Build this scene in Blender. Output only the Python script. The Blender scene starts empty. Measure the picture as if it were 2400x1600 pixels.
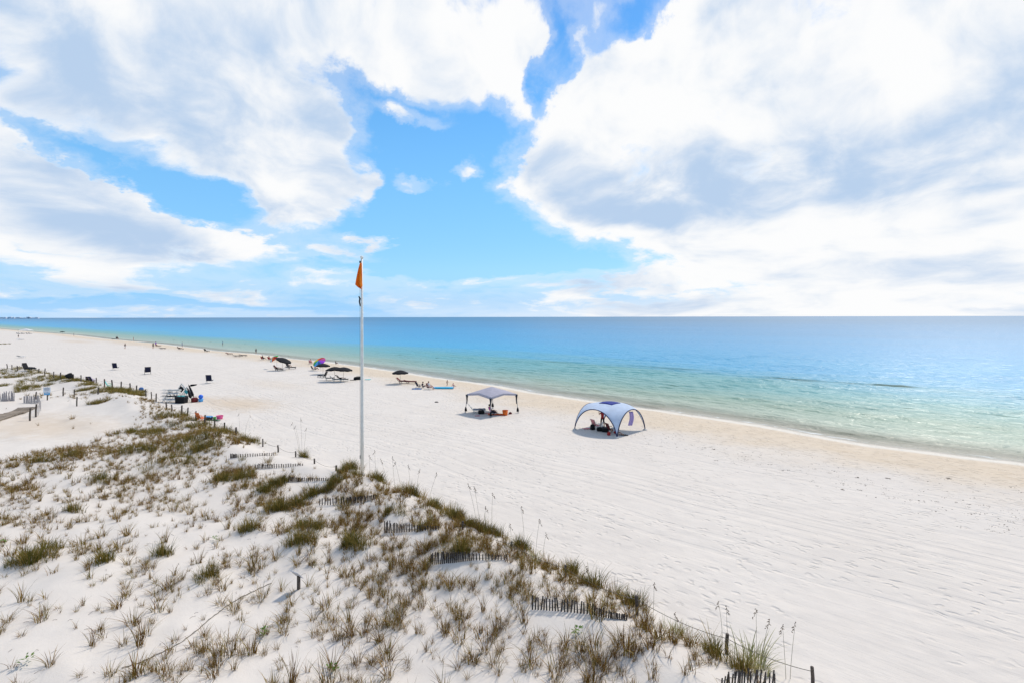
import bpy, bmesh, math, random
import numpy as np
from mathutils import Vector, Matrix

R = math.radians
rng = random.Random(11)
nrg = np.random.default_rng(5)
scene = bpy.context.scene
C = scene.collection

# ---------------------------------------------------------------- camera
CAM_H = 10.0
FPX = 1200.0            # focal length in pixels of the 2400 px wide photograph
HORIZON = 743.0
ROLL = 0.0021
cam_data = bpy.data.cameras.new('camera')
cam_data.sensor_width = 36.0
cam_data.lens = 36.0 * FPX / 2400.0
cam_data.shift_y = -(800.0 - HORIZON) / 2400.0
cam_data.clip_start = 0.1
cam_data.clip_end = 200000.0
cam = bpy.data.objects.new('camera', cam_data)
C.objects.link(cam)
AX_R = Vector((math.cos(ROLL), 0, -math.sin(ROLL)))
AX_U = Vector((math.sin(ROLL), 0, math.cos(ROLL)))
AX_F = Vector((0, 1, 0))
cam.matrix_world = Matrix(((AX_R.x, AX_U.x, -AX_F.x, 0), (AX_R.y, AX_U.y, -AX_F.y, 0),
                           (AX_R.z, AX_U.z, -AX_F.z, CAM_H), (0, 0, 0, 1)))
scene.camera = cam

# ---------------------------------------------------------------- sky, sun, exposure
SUN_AZ, SUN_EL = R(42), R(53)      # to the right of the view, over the water
scene.view_settings.view_transform = 'Standard'
scene.view_settings.look = 'None'
scene.view_settings.exposure = 0.0
scene.view_settings.gamma = 1.0
scene.view_settings.use_curve_mapping = False
SKY_STRENGTH = 0.12
scene.render.engine = 'CYCLES'
scene.cycles.max_bounces = 4
scene.cycles.diffuse_bounces = 2
scene.cycles.glossy_bounces = 2
scene.cycles.transmission_bounces = 2
scene.cycles.transparent_max_bounces = 8
scene.cycles.caustics_reflective = False
scene.cycles.caustics_refractive = False

class NT:
    """small helper for building node trees"""
    def __init__(self, tree):
        self.t = tree; self.n = tree.nodes; self.l = tree.links
    def new(self, typ, **kw):
        nd = self.n.new(typ)
        for k, v in kw.items(): setattr(nd, k, v)
        return nd
    def put(self, sock, v):
        if v is None: return
        if isinstance(v, bpy.types.NodeSocket): self.l.new(v, sock)
        else: sock.default_value = v
    def m(self, op, a, b=None, c=None, clamp=False):
        nd = self.new('ShaderNodeMath', operation=op, use_clamp=clamp)
        self.put(nd.inputs[0], a); self.put(nd.inputs[1], b); self.put(nd.inputs[2], c)
        return nd.outputs[0]
    def vm(self, op, a, b=None, out=0):
        nd = self.new('ShaderNodeVectorMath', operation=op)
        self.put(nd.inputs[0], a); self.put(nd.inputs[1], b)
        return nd.outputs['Value'] if op in ('LENGTH', 'DOT_PRODUCT') else nd.outputs[0]
    def xyz(self, x, y, z=0.0):
        nd = self.new('ShaderNodeCombineXYZ')
        self.put(nd.inputs[0], x); self.put(nd.inputs[1], y); self.put(nd.inputs[2], z)
        return nd.outputs[0]
    def mr(self, v, a, b, c=0.0, d=1.0, smooth=True):
        nd = self.new('ShaderNodeMapRange', interpolation_type='SMOOTHSTEP' if smooth else 'LINEAR')
        self.put(nd.inputs['Value'], v)
        nd.inputs['From Min'].default_value = a; nd.inputs['From Max'].default_value = b
        nd.inputs['To Min'].default_value = c; nd.inputs['To Max'].default_value = d
        return nd.outputs[0]
    def noise(self, vec, scale, detail=4.0, rough=0.5, dist=0.0, dims='3D', col=False, lac=2.0):
        nd = self.new('ShaderNodeTexNoise', noise_dimensions=dims)
        self.put(nd.inputs['Vector'], vec)
        nd.inputs['Scale'].default_value = scale; nd.inputs['Detail'].default_value = detail
        nd.inputs['Roughness'].default_value = rough; nd.inputs['Distortion'].default_value = dist
        nd.inputs['Lacunarity'].default_value = lac
        return nd.outputs[1 if col else 0]
    def mix(self, f, a, b, mode='MIX'):
        nd = self.new('ShaderNodeMix', data_type='RGBA', blend_type=mode)
        self.put(nd.inputs[0], f)
        for s, v in ((nd.inputs[6], a), (nd.inputs[7], b)):
            if isinstance(v, bpy.types.NodeSocket): self.l.new(v, s)
            else: s.default_value = (v[0], v[1], v[2], 1)
        return nd.outputs[2]
    def ramp(self, f, stops, interp='LINEAR'):
        nd = self.new('ShaderNodeValToRGB'); self.put(nd.inputs[0], f)
        cr = nd.color_ramp; cr.interpolation = interp
        while len(cr.elements) < len(stops): cr.elements.new(0.5)
        for e, (p, c) in zip(cr.elements, stops):
            e.position = p; e.color = (c[0], c[1], c[2], 1)
        return nd.outputs[0]

def az_el(px, py):
    d = Vector(((px - 1200) / FPX, 1.0, (HORIZON - py) / FPX)).normalized()
    return math.atan2(d.x, d.y), math.asin(d.z)

def build_world():
    w = bpy.data.worlds.new('World'); scene.world = w; w.use_nodes = True
    k = NT(w.node_tree); w.node_tree.nodes.clear()
    geo = k.new('ShaderNodeTexCoord')
    d = geo.outputs['Generated']
    sep = k.new('ShaderNodeSeparateXYZ'); k.l.new(d, sep.inputs[0])
    dx, dy, dz = sep.outputs
    az = k.m('ARCTAN2', dx, dy); el = k.m('ARCSINE', dz)
    ae = k.xyz(az, el, 0.0)
    # clear sky
    sky = k.new('ShaderNodeTexSky', sky_type='NISHITA')
    sky.sun_disc = False; sky.sun_elevation = SUN_EL; sky.sun_rotation = SUN_AZ
    sky.altitude = 0; sky.air_density = 1.0; sky.dust_density = 0.2; sky.ozone_density = 1.6
    hs = k.new('ShaderNodeHueSaturation'); k.l.new(sky.outputs[0], hs.inputs['Color'])
    hs.inputs['Saturation'].default_value = 1.42; hs.inputs['Value'].default_value = 1.42
    s0 = 1.0 / SKY_STRENGTH
    hz = k.m('ADD', k.mr(el, 0.70, 0.08, 0.0, 0.74), k.mr(el, 0.10, 0.0, 0.0, 0.26))     # air light low over the sea
    clear = k.mix(hz, hs.outputs[0], (0.25 * s0, 0.60 * s0, 1.0 * s0))
    # cloud layer, a flat sheet seen in perspective
    elp = k.m('MAXIMUM', el, 0.0)
    e2 = k.m('MULTIPLY', k.m('LOGARITHM', k.m('ADD', elp, 0.12), math.e), 0.60)
    p = k.xyz(az, e2, 0.0)
    warp = k.noise(p, 3.2, 2.0, 0.5, col=True)
    wv = k.vm('MULTIPLY', k.vm('SUBTRACT', warp, (0.5, 0.5, 0.5)), (0.22, 0.22, 0.0))
    q = k.vm('ADD', p, wv)
    n1 = k.noise(q, 3.6, 8.0, 0.57)
    # the same layer a little nearer to the sun: gives lit and shaded sides
    n2 = k.noise(k.vm('ADD', q, (0.045, 0.075, 0.0)), 3.6, 4.0, 0.52)
    n3 = k.noise(q, 17.0, 5.0, 0.62)
    # ragged edges for the large cloud shapes
    wb = k.vm('SUBTRACT', k.noise(p, 5.5, 6.0, 0.60, col=True), (0.5, 0.5, 0.5))
    aew = k.vm('ADD', ae, k.vm('MULTIPLY', wb, (0.26, 0.17, 0.0)))
    def blobs(lst, ae=aew):
        acc = None
        for (px, py, rx, ry, ang, wt) in lst:
            a, e = az_el(px, py)
            mp = k.new('ShaderNodeMapping', vector_type='TEXTURE')
            k.l.new(ae, mp.inputs['Vector'])
            ca = math.cos(a)
            mp.inputs['Location'].default_value = (a, e, 0)
            mp.inputs['Rotation'].default_value = (0, 0, R(-ang))
            mp.inputs['Scale'].default_value = (rx / FPX * ca * ca, ry / FPX * ca, 1)
            v = k.mr(k.vm('LENGTH', mp.outputs[0]), 1.25, 0.15, 0.0, wt)
            acc = v if acc is None else k.m('ADD', acc, v)
        return acc
    cover = blobs([
        (430, 90, 1000, 270, 4, .60), (560, 300, 420, 170, 30, .40), (700, 440, 240, 110, 22, .40), (1060, 110, 280, 190, 10, .45), (1180, 160, 120, 120, 0, .30),
        (60, 420, 330, 120, 18, .50), (380, 535, 480, 62, 15, .46), (650, 588, 260, 30, 10, .34), (200, 600, 480, 50, 8, .28),
        (1800, 250, 700, 330, 0, .5), (1290, 400, 240, 120, 14, .46), (1400, 250, 230, 150, -35, .42), (1600, 110, 260, 130, -30, .40),
        (2250, 150, 520, 360, 0, .45), (2000, 540, 700, 150, 0, .45), (2100, 650, 800, 110, 0, .45), (2050, 722, 950, 40, 0, .55), (1500, 545, 200, 60, 22, .3),
        (1640, 645, 330, 40, -4, .30), (1300, 672, 340, 26, -3, .30), (350, 660, 560, 30, 6, .20), (1072, 378, 75, 40, 0, 1.05),
        (950, 295, 100, 26, 8, .85), (1000, 437, 90, 26, 5, .85), (875, 572, 75, 20, -6, .9), (860, 425, 40, 40, 0, .6)])
    holes = blobs([
        (1010, 450, 250, 150, 0, .72), (1110, 590, 400, 100, 8, .80), (860, 262, 230, 66, 20, .62), (1030, 300, 210, 100, 0, .5),
        (1285, 165, 48, 130, 8, .65), (1500, 35, 210, 46, -25, .55), (150, 365, 230, 30, 26, .55), (440, 462, 240, 46, 14, .70), (1170, 320, 90, 90, 0, .5),
        (760, 625, 330, 26, 10, .30), (300, 722, 1000, 24, 0, .5), (150, 575, 230, 16, 8, .30), (950, 640, 400, 24, 0, .35), (870, 520, 90, 60, 0, .35)])
    dark = k.m('MULTIPLY', k.mr(n1, 0.28, 0.70, 0.55, 1.0), blobs([
        (1700, 425, 430, 95, -4, .72), (2200, 350, 480, 130, -6, .58), (1480, 520, 270, 55, 8, .55), (1760, 230, 250, 60, -18, .22),
        (150, 160, 720, 300, 10, .46), (600, 200, 520, 210, 18, .34), (330, 565, 480, 55, 14, .55), (130, 480, 280, 60, 14, .30), (2300, 515, 150, 34, -8, .3), (2050, 550, 180, 20, 4, .2),
        (640, 440, 260, 90, 25, .30), (1420, 625, 90, 14, 0, .25), (250, 660, 500, 40, 0, .4)], ae))
    cv = k.m('ADD', k.m('MULTIPLY', k.m('SUBTRACT', n1, 0.5), 2.1), k.m('MULTIPLY', k.m('SUBTRACT', n3, 0.5), 0.62))
    cv = k.m('SUBTRACT', k.m('ADD', cv, cover), holes)
    cv = k.m('ADD', cv, 0.07)
    dens = k.mr(cv, -0.02, 0.44)
    # thin milky veil towards the horizon and around the clouds
    veil = k.m('MULTIPLY', k.mr(cv, -0.34, 0.16), 0.30)
    alpha = k.m('MAXIMUM', dens, veil)
    # whitish haze low over the sea towards the sun
    haze_ = blobs([(2300, 745, 1350, 120, 0, .96), (1500, 745, 700, 40, 0, .45), (300, 745, 1400, 60, 0, .22)], ae)
    alpha = k.m('ADD', alpha, k.m('MULTIPLY', haze_, k.m('SUBTRACT', 1.0, alpha)), clamp=True)
    relief = k.m('MULTIPLY', k.m('SUBTRACT', n1, n2), 2.9)
    fine = k.m('MULTIPLY', k.m('SUBTRACT', n3, 0.5), -0.55)
    shade = k.m('ADD', k.m('ADD', k.m('MULTIPLY', dark, k.mr(cv, 0.1, 0.55)), k.m('ADD', relief, fine)), 0.13)
    shade = k.m('MULTIPLY', k.mr(shade, -0.10, 1.05, 0.0, 1.0), k.mr(cv, 0.02, 0.40, 0.10, 1.0))
    s = 1.0 / SKY_STRENGTH
    lit = k.mix(shade, (0.98 * s, 0.985 * s, 0.99 * s), (0.49 * s, 0.64 * s, 0.85 * s))
    out = k.mix(alpha, clear, lit)
    bg = k.new('ShaderNodeBackground'); k.l.new(out, bg.inputs[0]); bg.inputs[1].default_value = SKY_STRENGTH
    wo = k.new('ShaderNodeOutputWorld'); k.l.new(bg.outputs[0], wo.inputs[0])
    w.cycles.sampling_method = 'MANUAL'; w.cycles.sample_map_resolution = 512
build_world()

sun_data = bpy.data.lights.new('sun', 'SUN')
sun_data.energy = 3.1; sun_data.angle = R(5.0); sun_data.color = (1.0, 0.93, 0.83)
sun = bpy.data.objects.new('sun', sun_data); C.objects.link(sun)
sun_dir = Vector((math.sin(SUN_AZ) * math.cos(SUN_EL), math.cos(SUN_AZ) * math.cos(SUN_EL), math.sin(SUN_EL)))
sun.rotation_euler = sun_dir.to_track_quat('Z', 'Y').to_euler()
sun.location = (40, 30, 60)

# ---------------------------------------------------------------- places: pixel of the photograph -> point on the ground
def ray(px, py):
    d = AX_F + AX_R * ((px - 1200) / FPX) + AX_U * ((HORIZON - py) / FPX)
    return d
def flat(px, py, z=0.0):
    d = ray(px, py)
    t = (z - CAM_H) / d.z
    return (d.x * t, d.y * t)

T = np.array([-0.755, 0.656]); T /= np.linalg.norm(T)      # along the shore, away to the left
NL = np.array([-T[1], T[0]])                              # landwards
SEA_Z = -1.0
def uv_of(x, y):
    return x * T[0] + y * T[1], x * NL[0] + y * NL[1]
shore_px = [(2400, 1082), (2041, 1040), (1735, 988), (1580, 964), (1338, 931), (1200, 908), (1040, 885), (950, 872), (790, 850),
            (684, 840), (600, 829), (510, 822), (383, 806), (255, 795), (173, 785), (70, 777), (0, 771)]
sp = np.array([uv_of(*flat(px, py, SEA_Z)) for px, py in shore_px])
sp = sp[np.argsort(sp[:, 0])]
# carry the line on beyond the picture
sl0 = 0.10
su = np.concatenate([[sp[0, 0] - 400, sp[0, 0] - 20], sp[:, 0], [sp[-1, 0] + 600, sp[-1, 0] + 9000]])
sv = np.concatenate([[sp[0, 1] + 20, sp[0, 1] + 1.0], sp[:, 1], [sp[-1, 1] + 10, sp[-1, 1] + 300]])
border_px = [(2000, 1690), (1800, 1600), (1500, 1440), (1330, 1350), (1230, 1297), (1100, 1230), (980, 1160), (860, 1110),
             (740, 1085), (640, 1062), (560, 1030), (480, 992), (390, 957), (340, 928), (250, 905), (100, 874), (0, 857), (-250, 825)]
bp = np.array([uv_of(*flat(px, py, 0.0)) for px, py in border_px])
bp = bp[np.argsort(bp[:, 0])]
bu = np.concatenate([[bp[0, 0] - 60], bp[:, 0], [bp[-1, 0] + 4000]])
bv = np.concatenate([[bp[0, 1] + 4], bp[:, 1], [bp[-1, 1] + 60]])

_perm = np.random.default_rng(3).random((256, 256))
def vnoise(x, y):
    xi = np.floor(x).astype(int); yi = np.floor(y).astype(int)
    fx = x - xi; fy = y - yi
    fx = fx * fx * (3 - 2 * fx); fy = fy * fy * (3 - 2 * fy)
    a = _perm[xi % 256, yi % 256]; b = _perm[(xi + 1) % 256, yi % 256]
    c = _perm[xi % 256, (yi + 1) % 256]; e = _perm[(xi + 1) % 256, (yi + 1) % 256]
    return (a * (1 - fx) + b * fx) * (1 - fy) + (c * (1 - fx) + e * fx) * fy
def fbm(x, y, o=4):
    s = 0.0; amp = 0.5; f = 1.0
    for i in range(o):
        s = s + amp * vnoise(x * f + 17.3 * i, y * f + 5.1 * i); amp *= 0.5; f *= 2.03
    return s / (1 - 0.5 ** o)
def sstep(a, b, x):
    t = np.clip((x - a) / (b - a), 0, 1)
    return t * t * (3 - 2 * t)

def poly(pts): return np.array([flat(px, py, 0.0) for px, py in pts])
def inside(pl, x, y):
    x = np.asarray(x, float); y = np.asarray(y, float)
    r = np.zeros(x.shape, bool); n = len(pl); j = n - 1
    for i in range(n):
        xi, yi = pl[i]; xj, yj = pl[j]
        c = ((yi > y) != (yj > y)) & (x < (xj - xi) * (y - yi) / (yj - yi + 1e-12) + xi)
        r ^= c; j = i
    return r
PATH = poly([(-300, 960), (0, 945), (140, 935), (260, 945), (335, 960), (300, 985), (235, 1030), (150, 1052), (0, 1085), (-300, 1120)])
path_c = PATH.mean(axis=0)
BARE = poly([(535, 1075), (590, 1046), (690, 1060), (800, 1080), (830, 1120), (790, 1150), (700, 1135), (640, 1120), (590, 1110)])
# dense clumps of grass: pixel x, y, spread in pixels, how many tufts
CLUMPS = [(430, 1045, 55, 46), (340, 1062, 40, 34), (520, 1018, 34, 34), (575, 1030, 20, 20), (478, 1062, 42, 38), (400, 1085, 45, 30), (300, 1008, 40, 22),
          (350, 1010, 40, 22), (430, 990, 45, 34), (470, 995, 30, 24), (660, 1140, 24, 26), (590, 1118, 26, 22), (625, 1150, 24, 18), (706, 1068, 9, 10),
          (825, 1112, 15, 15), (882, 1142, 17, 16), (780, 1155, 22, 22), (812, 1130, 18, 14), (965, 1180, 16, 16), (1012, 1210, 18, 14), (1060, 1228, 22, 20),
          (1112, 1258, 22, 22), (1150, 1262, 20, 20), (1212, 1302, 18, 16), (575, 1085, 10, 10), (690, 1190, 24, 16), (722, 1255, 24, 20), (840, 1298, 20, 18), (600, 1240, 20, 14),
          (70, 1318, 34, 26), (110, 1290, 20, 8), (740, 1165, 20, 16), (700, 1290, 25, 16), (520, 1130, 26, 16), (180, 1075, 22, 14), (85, 1092, 14, 7),
          (210, 1125, 30, 12), (640, 1200, 30, 20), (780, 1200, 30, 16), (1090, 1330, 26, 12), (1330, 1345, 14, 10), (1390, 1390, 16, 9), (1490, 1425, 14, 9),
          (1735, 1580, 26, 6), (1690, 1545, 16, 8), (250, 1330, 20, 8), (370, 1310, 22, 9), (170, 1200, 20, 8), (460, 1360, 22, 9), (920, 1235, 16, 10), (1010, 1275, 20, 10)]
FAR_CLUMPS = [(20, 874, 40, 40), (60, 880, 34, 34), (105, 888, 34, 36), (150, 892, 24, 24), (180, 897, 24, 26), (80, 905, 26, 22), (60, 912, 22, 12), (250, 918, 24, 26),
              (300, 919, 26, 34), (280, 912, 20, 20), (235, 938, 16, 12), (200, 915, 16, 14), (320, 925, 14, 14), (30, 900, 30, 12), (210, 905, 16, 14), (400, 975, 26, 16), (12, 805, 10, 10)]
clump_xy = [flat(a, b, 0.3) + (max(0.25, c / FPX * flat(a, b, 0.3)[1]), n) for a, b, c, n in CLUMPS]
far_xy = [flat(a, b, 0.2) + (max(0.25, c / FPX * flat(a, b, 0.2)[1]), n) for a, b, c, n in FAR_CLUMPS]

def terrain(x, y, full=False):
    x = np.asarray(x, float); y = np.asarray(y, float)
    u, v = uv_of(x, y)
    s = v - np.interp(u, su, sv)
    s = s + (1.5 * (fbm(u / 9.0, u * 0 + 3.3, 3) - 0.5) + 0.8 * (fbm(u / 2.6, u * 0 + 8.3, 3) - 0.5)) * np.exp(-np.abs(s) / 10)
    z = np.interp(s, [-3000, -400, -60, -15, -4, 0, 2.0, 4.5, 8, 13, 26, 60], [-22, -9, -3.4, -1.75, -1.2, -1.0, -0.78, -0.5, -0.27, -0.12, 0.0, 0.0])
    land = sstep(3, 14, s)
    z = z + land * (0.09 * (fbm(x / 7, y / 7, 3) - 0.5) + 0.05 * (fbm(u / 14, v / 2.2, 3) - 0.5))
    dd = v - np.interp(u, bu, bv)
    dd = dd + 1.2 * (fbm(x / 3.0 + 9, y / 3.0, 3) - 0.5)
    m = sstep(-0.6, 2.4, dd)
    z = z + m * (0.18 + 0.75 * (fbm(x / 7.5 + 2, y / 7.5, 3) - 0.35) + 0.30 * (fbm(x / 2.3, y / 2.3 + 7, 3) - 0.5) + 0.10 * (fbm(x / .8, y / .8, 2) - .5))
    z = z + 0.40 * np.exp(-((dd - 2.2) / 1.7) ** 2)
    # hollow of the foot path on the left
    pd = np.hypot((x - path_c[0]) / 26.0, (y - path_c[1]) / 15.0)
    z = z - m * 0.42 * (1 - sstep(0.4, 1.1, pd))
    near = (y < 70)
    if np.any(near):
        hum = np.zeros_like(z)
        for cx, cy, r, n in clump_xy:
            rr = r * 1.4 + 0.25
            d2 = ((x - cx) ** 2 + (y - cy) ** 2) / (rr * rr)
            hum = np.maximum(hum, np.exp(-d2) * min(0.30, 0.12 + 0.006 * n))
        z = z + hum
    if full: return z, s, dd, u, v
    return z

def G(px, py):
    """the point of the ground seen at a pixel of the photograph"""
    d = ray(px, py); d.normalize()
    ts = np.geomspace(8, 1500, 900)
    xs, ys, zs = d.x * ts, d.y * ts, CAM_H + d.z * ts
    h = np.maximum(terrain(xs, ys), SEA_Z)
    i = int(np.argmax(zs <= h))
    if not (zs <= h).any(): i = len(ts) - 1
    a, b = ts[max(i - 1, 0)], ts[i]
    for _ in range(24):
        c = 0.5 * (a + b)
        if CAM_H + d.z * c <= max(float(terrain(d.x * c, d.y * c)), SEA_Z): b = c
        else: a = c
    return Vector((d.x * b, d.y * b, max(float(terrain(d.x * b, d.y * b)), SEA_Z)))
def Z(x, y): return float(terrain(x, y))

# ---------------------------------------------------------------- materials
MATS = {}
def mat(name, col, rough=0.7, var=0.12, scale=8.0, bump=0.0, spec=0.3, trans=0.0, metal=0.0, col2=None):
    """plain procedural material: base colour with a little noise in tone, optional fabric translucency"""
    if name in MATS: return MATS[name]
    m = bpy.data.materials.new(name); m.use_nodes = True
    k = NT(m.node_tree); b = m.node_tree.nodes['Principled BSDF']
    tc = k.new('ShaderNodeTexCoord')
    n = k.noise(tc.outputs['Object'], scale, 4.0, 0.6)
    c2 = col2 if col2 else tuple(max(0.0, c * (1 - 2 * var)) for c in col)
    c1 = tuple(min(1.0, c * (1 + var)) for c in col)
    cc = k.mix(k.mr(n, 0.3, 0.7), c2, c1)
    k.l.new(cc, b.inputs['Base Color'])
    b.inputs['Roughness'].default_value = rough
    b.inputs['Specular IOR Level'].default_value = spec
    b.inputs['Metallic'].default_value = metal
    if bump:
        bp_ = k.new('ShaderNodeBump'); bp_.inputs['Strength'].default_value = bump; bp_.inputs['Distance'].default_value = 0.01
        k.l.new(k.noise(tc.outputs['Object'], scale * 5, 5.0, 0.6), bp_.inputs['Height'])
        k.l.new(bp_.outputs[0], b.inputs['Normal'])
    if trans:
        tr = k.new('ShaderNodeBsdfTranslucent'); k.l.new(cc, tr.inputs[0])
        ms = k.new('ShaderNodeMixShader'); ms.inputs[0].default_value = trans
        k.l.new(b.outputs[0], ms.inputs[1]); k.l.new(tr.outputs[0], ms.inputs[2])
        k.l.new(ms.outputs[0], m.node_tree.nodes['Material Output'].inputs['Surface'])
    MATS[name] = m
    return m

def attr(k, name):
    a = k.new('ShaderNodeAttribute'); a.attribute_name = name
    return a.outputs['Fac']

def sand_material():
    m = bpy.data.materials.new('white_sand'); m.use_nodes = True
    k = NT(m.node_tree); b = m.node_tree.nodes['Principled BSDF']
    geo = k.new('ShaderNodeNewGeometry'); P = geo.outputs['Position']
    s = attr(k, 'shore'); u = attr(k, 'along'); v = attr(k, 'across'); dn = attr(k, 'dune')
    uv = k.xyz(u, v, 0.0)
    # broad tone: white sand, beige band at the water, damp line
    nb = k.noise(P, 0.16, 4.0, 0.55)
    nm = k.noise(P, 1.1, 5.0, 0.6)
    white = k.mix(nb, (0.635, 0.570, 0.495), (0.725, 0.660, 0.580))
    edge = k.m('ADD', s, k.m('MULTIPLY', k.m('SUBTRACT', k.noise(uv, 0.10, 4.0, 0.6), 0.5), 16.0))
    beige_f = k.m('MULTIPLY', k.mr(edge, 17.0, 8.0), 0.95)
    beige = k.mix(k.noise(P, 0.9, 5.0, 0.65), (0.55, 0.435, 0.305), (0.75, 0.635, 0.49))
    col = k.mix(beige_f, white, beige)
    # pale strip just above the waterline, then wet sand
    col = k.mix(k.mr(s, 3.6, 2.2), col, (0.74, 0.68, 0.58))
    wet = k.mr(k.m('ADD', s, k.m('MULTIPLY', k.m('SUBTRACT', k.noise(uv, 0.35, 3.0, 0.5), 0.5), 1.6)), 1.3, 0.3)
    col = k.mix(k.m('MULTIPLY', wet, 0.8), col, (0.42, 0.37, 0.29))
    # brownish damp patches on the upper beach
    for (px, py, rx, ry, wt) in [(560, 945, 9, 4.5, 0.75), (640, 900, 12, 4, 0.25), (470, 935, 6, 2.5, 0.35), (180, 800, 30, 6, .5), (300, 805, 30, 6, .4), (60, 990, 10, 6, .5), (170, 1000, 9, 5, .4)]:
        x, y = flat(px, py, 0)
        uu, vv = uv_of(x, y)
        mp = k.new('ShaderNodeMapping', vector_type='TEXTURE'); k.l.new(uv, mp.inputs['Vector'])
        mp.inputs['Location'].default_value = (uu, vv, 0); mp.inputs['Scale'].default_value = (rx, ry, 1)
        f = k.mr(k.m('ADD', k.vm('LENGTH', mp.outputs[0]), k.m('MULTIPLY', k.m('SUBTRACT', nm, 0.5), 1.3)), 1.15, 0.1, 0.0, wt)
        col = k.mix(f, col, (0.60, 0.47, 0.33))
    # fine mottling
    col = k.mix(k.m('MULTIPLY', k.mr(nm, 0.62, 0.38), 0.10), col, (0.48, 0.43, 0.38))
    # scattered grey specks
    sp_ = k.noise(P, 9.0, 3.0, 0.7)
    col = k.mix(k.m('MULTIPLY', k.mr(sp_, 0.70, 0.80), 0.25), col, (0.30, 0.26, 0.22))
    k.l.new(col, b.inputs['Base Color'])
    b.inputs['Specular IOR Level'].default_value = 0.15
    k.l.new(k.mr(wet, 0.0, 1.0, 0.92, 0.35), b.inputs['Roughness'])
    # relief: raked streaks along the beach, foot prints, grain
    streak = k.noise(k.vm('MULTIPLY', uv, (0.10, 1.5, 1.0)), 1.0, 6.0, 0.62, 0.6)
    streak2 = k.noise(k.vm('MULTIPLY', uv, (0.45, 4.2, 1.0)), 1.0, 3.0, 0.6, 0.4)
    vor = k.new('ShaderNodeTexVoronoi'); vor.feature = 'F1'; vor.inputs['Scale'].default_value = 1.0
    k.l.new(k.vm('ADD', k.vm('MULTIPLY', uv, (1.9, 3.1, 1.0)), k.vm('MULTIPLY', k.noise(P, 1.3, 2.0, 0.5, col=True), (1.6, 1.6, 0))), vor.inputs['Vector'])
    foot = k.mr(vor.outputs['Distance'], 0.12, 0.42)
    footmask = k.mr(k.noise(P, 0.22, 3.0, 0.6), 0.40, 0.58)
    beachy = k.mr(dn, 0.5, -1.5)
    fband = k.mr(edge, 22.0, 10.0)
    fm = k.m('MULTIPLY', k.m('MAXIMUM', k.m('MULTIPLY', footmask, 0.55), k.m('MULTIPLY', fband, 0.9)), beachy)
    h = k.m('ADD', k.m('MULTIPLY', k.m('MULTIPLY', streak, 0.065), beachy), k.m('MULTIPLY', k.m('MULTIPLY', k.m('MULTIPLY', streak2, k.mr(k.noise(P, 0.35, 3.0, 0.6), 0.42, 0.66)), 0.055), beachy))
    h = k.m('ADD', h, k.m('MULTIPLY', k.m('MULTIPLY', foot, fm), 0.115))
    # wheel tracks running along the beach
    wob = k.m('MULTIPLY', k.m('SUBTRACT', k.noise(k.xyz(u, 0.0, 0.0), 0.05, 2.0, 0.5), 0.5), 5.0)
    for (px, py) in [(1500, 1150), (1560, 1120), (1900, 1330), (1700, 1080), (1300, 1090)]:
        x_, y_ = flat(px, py, 0.0); vv = uv_of(x_, y_)[1]
        for gap in (-0.85, 0.85):
            dv = k.m('ABSOLUTE', k.m('ADD', k.m('SUBTRACT', v, vv + gap), wob))
            h = k.m('SUBTRACT', h, k.mr(dv, 0.24, 0.10, 0.0, 0.028))
    h = k.m('ADD', h, k.m('MULTIPLY', nm, 0.05))
    h = k.m('ADD', h, k.m('MULTIPLY', k.noise(P, 14.0, 4.0, 0.7), 0.008))
    bp_ = k.new('ShaderNodeBump'); bp_.inputs['Strength'].default_value = 0.75; bp_.inputs['Distance'].default_value = 1.0
    k.l.new(h, bp_.inputs['Height']); k.l.new(bp_.outputs[0], b.inputs['Normal'])
    return m

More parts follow.
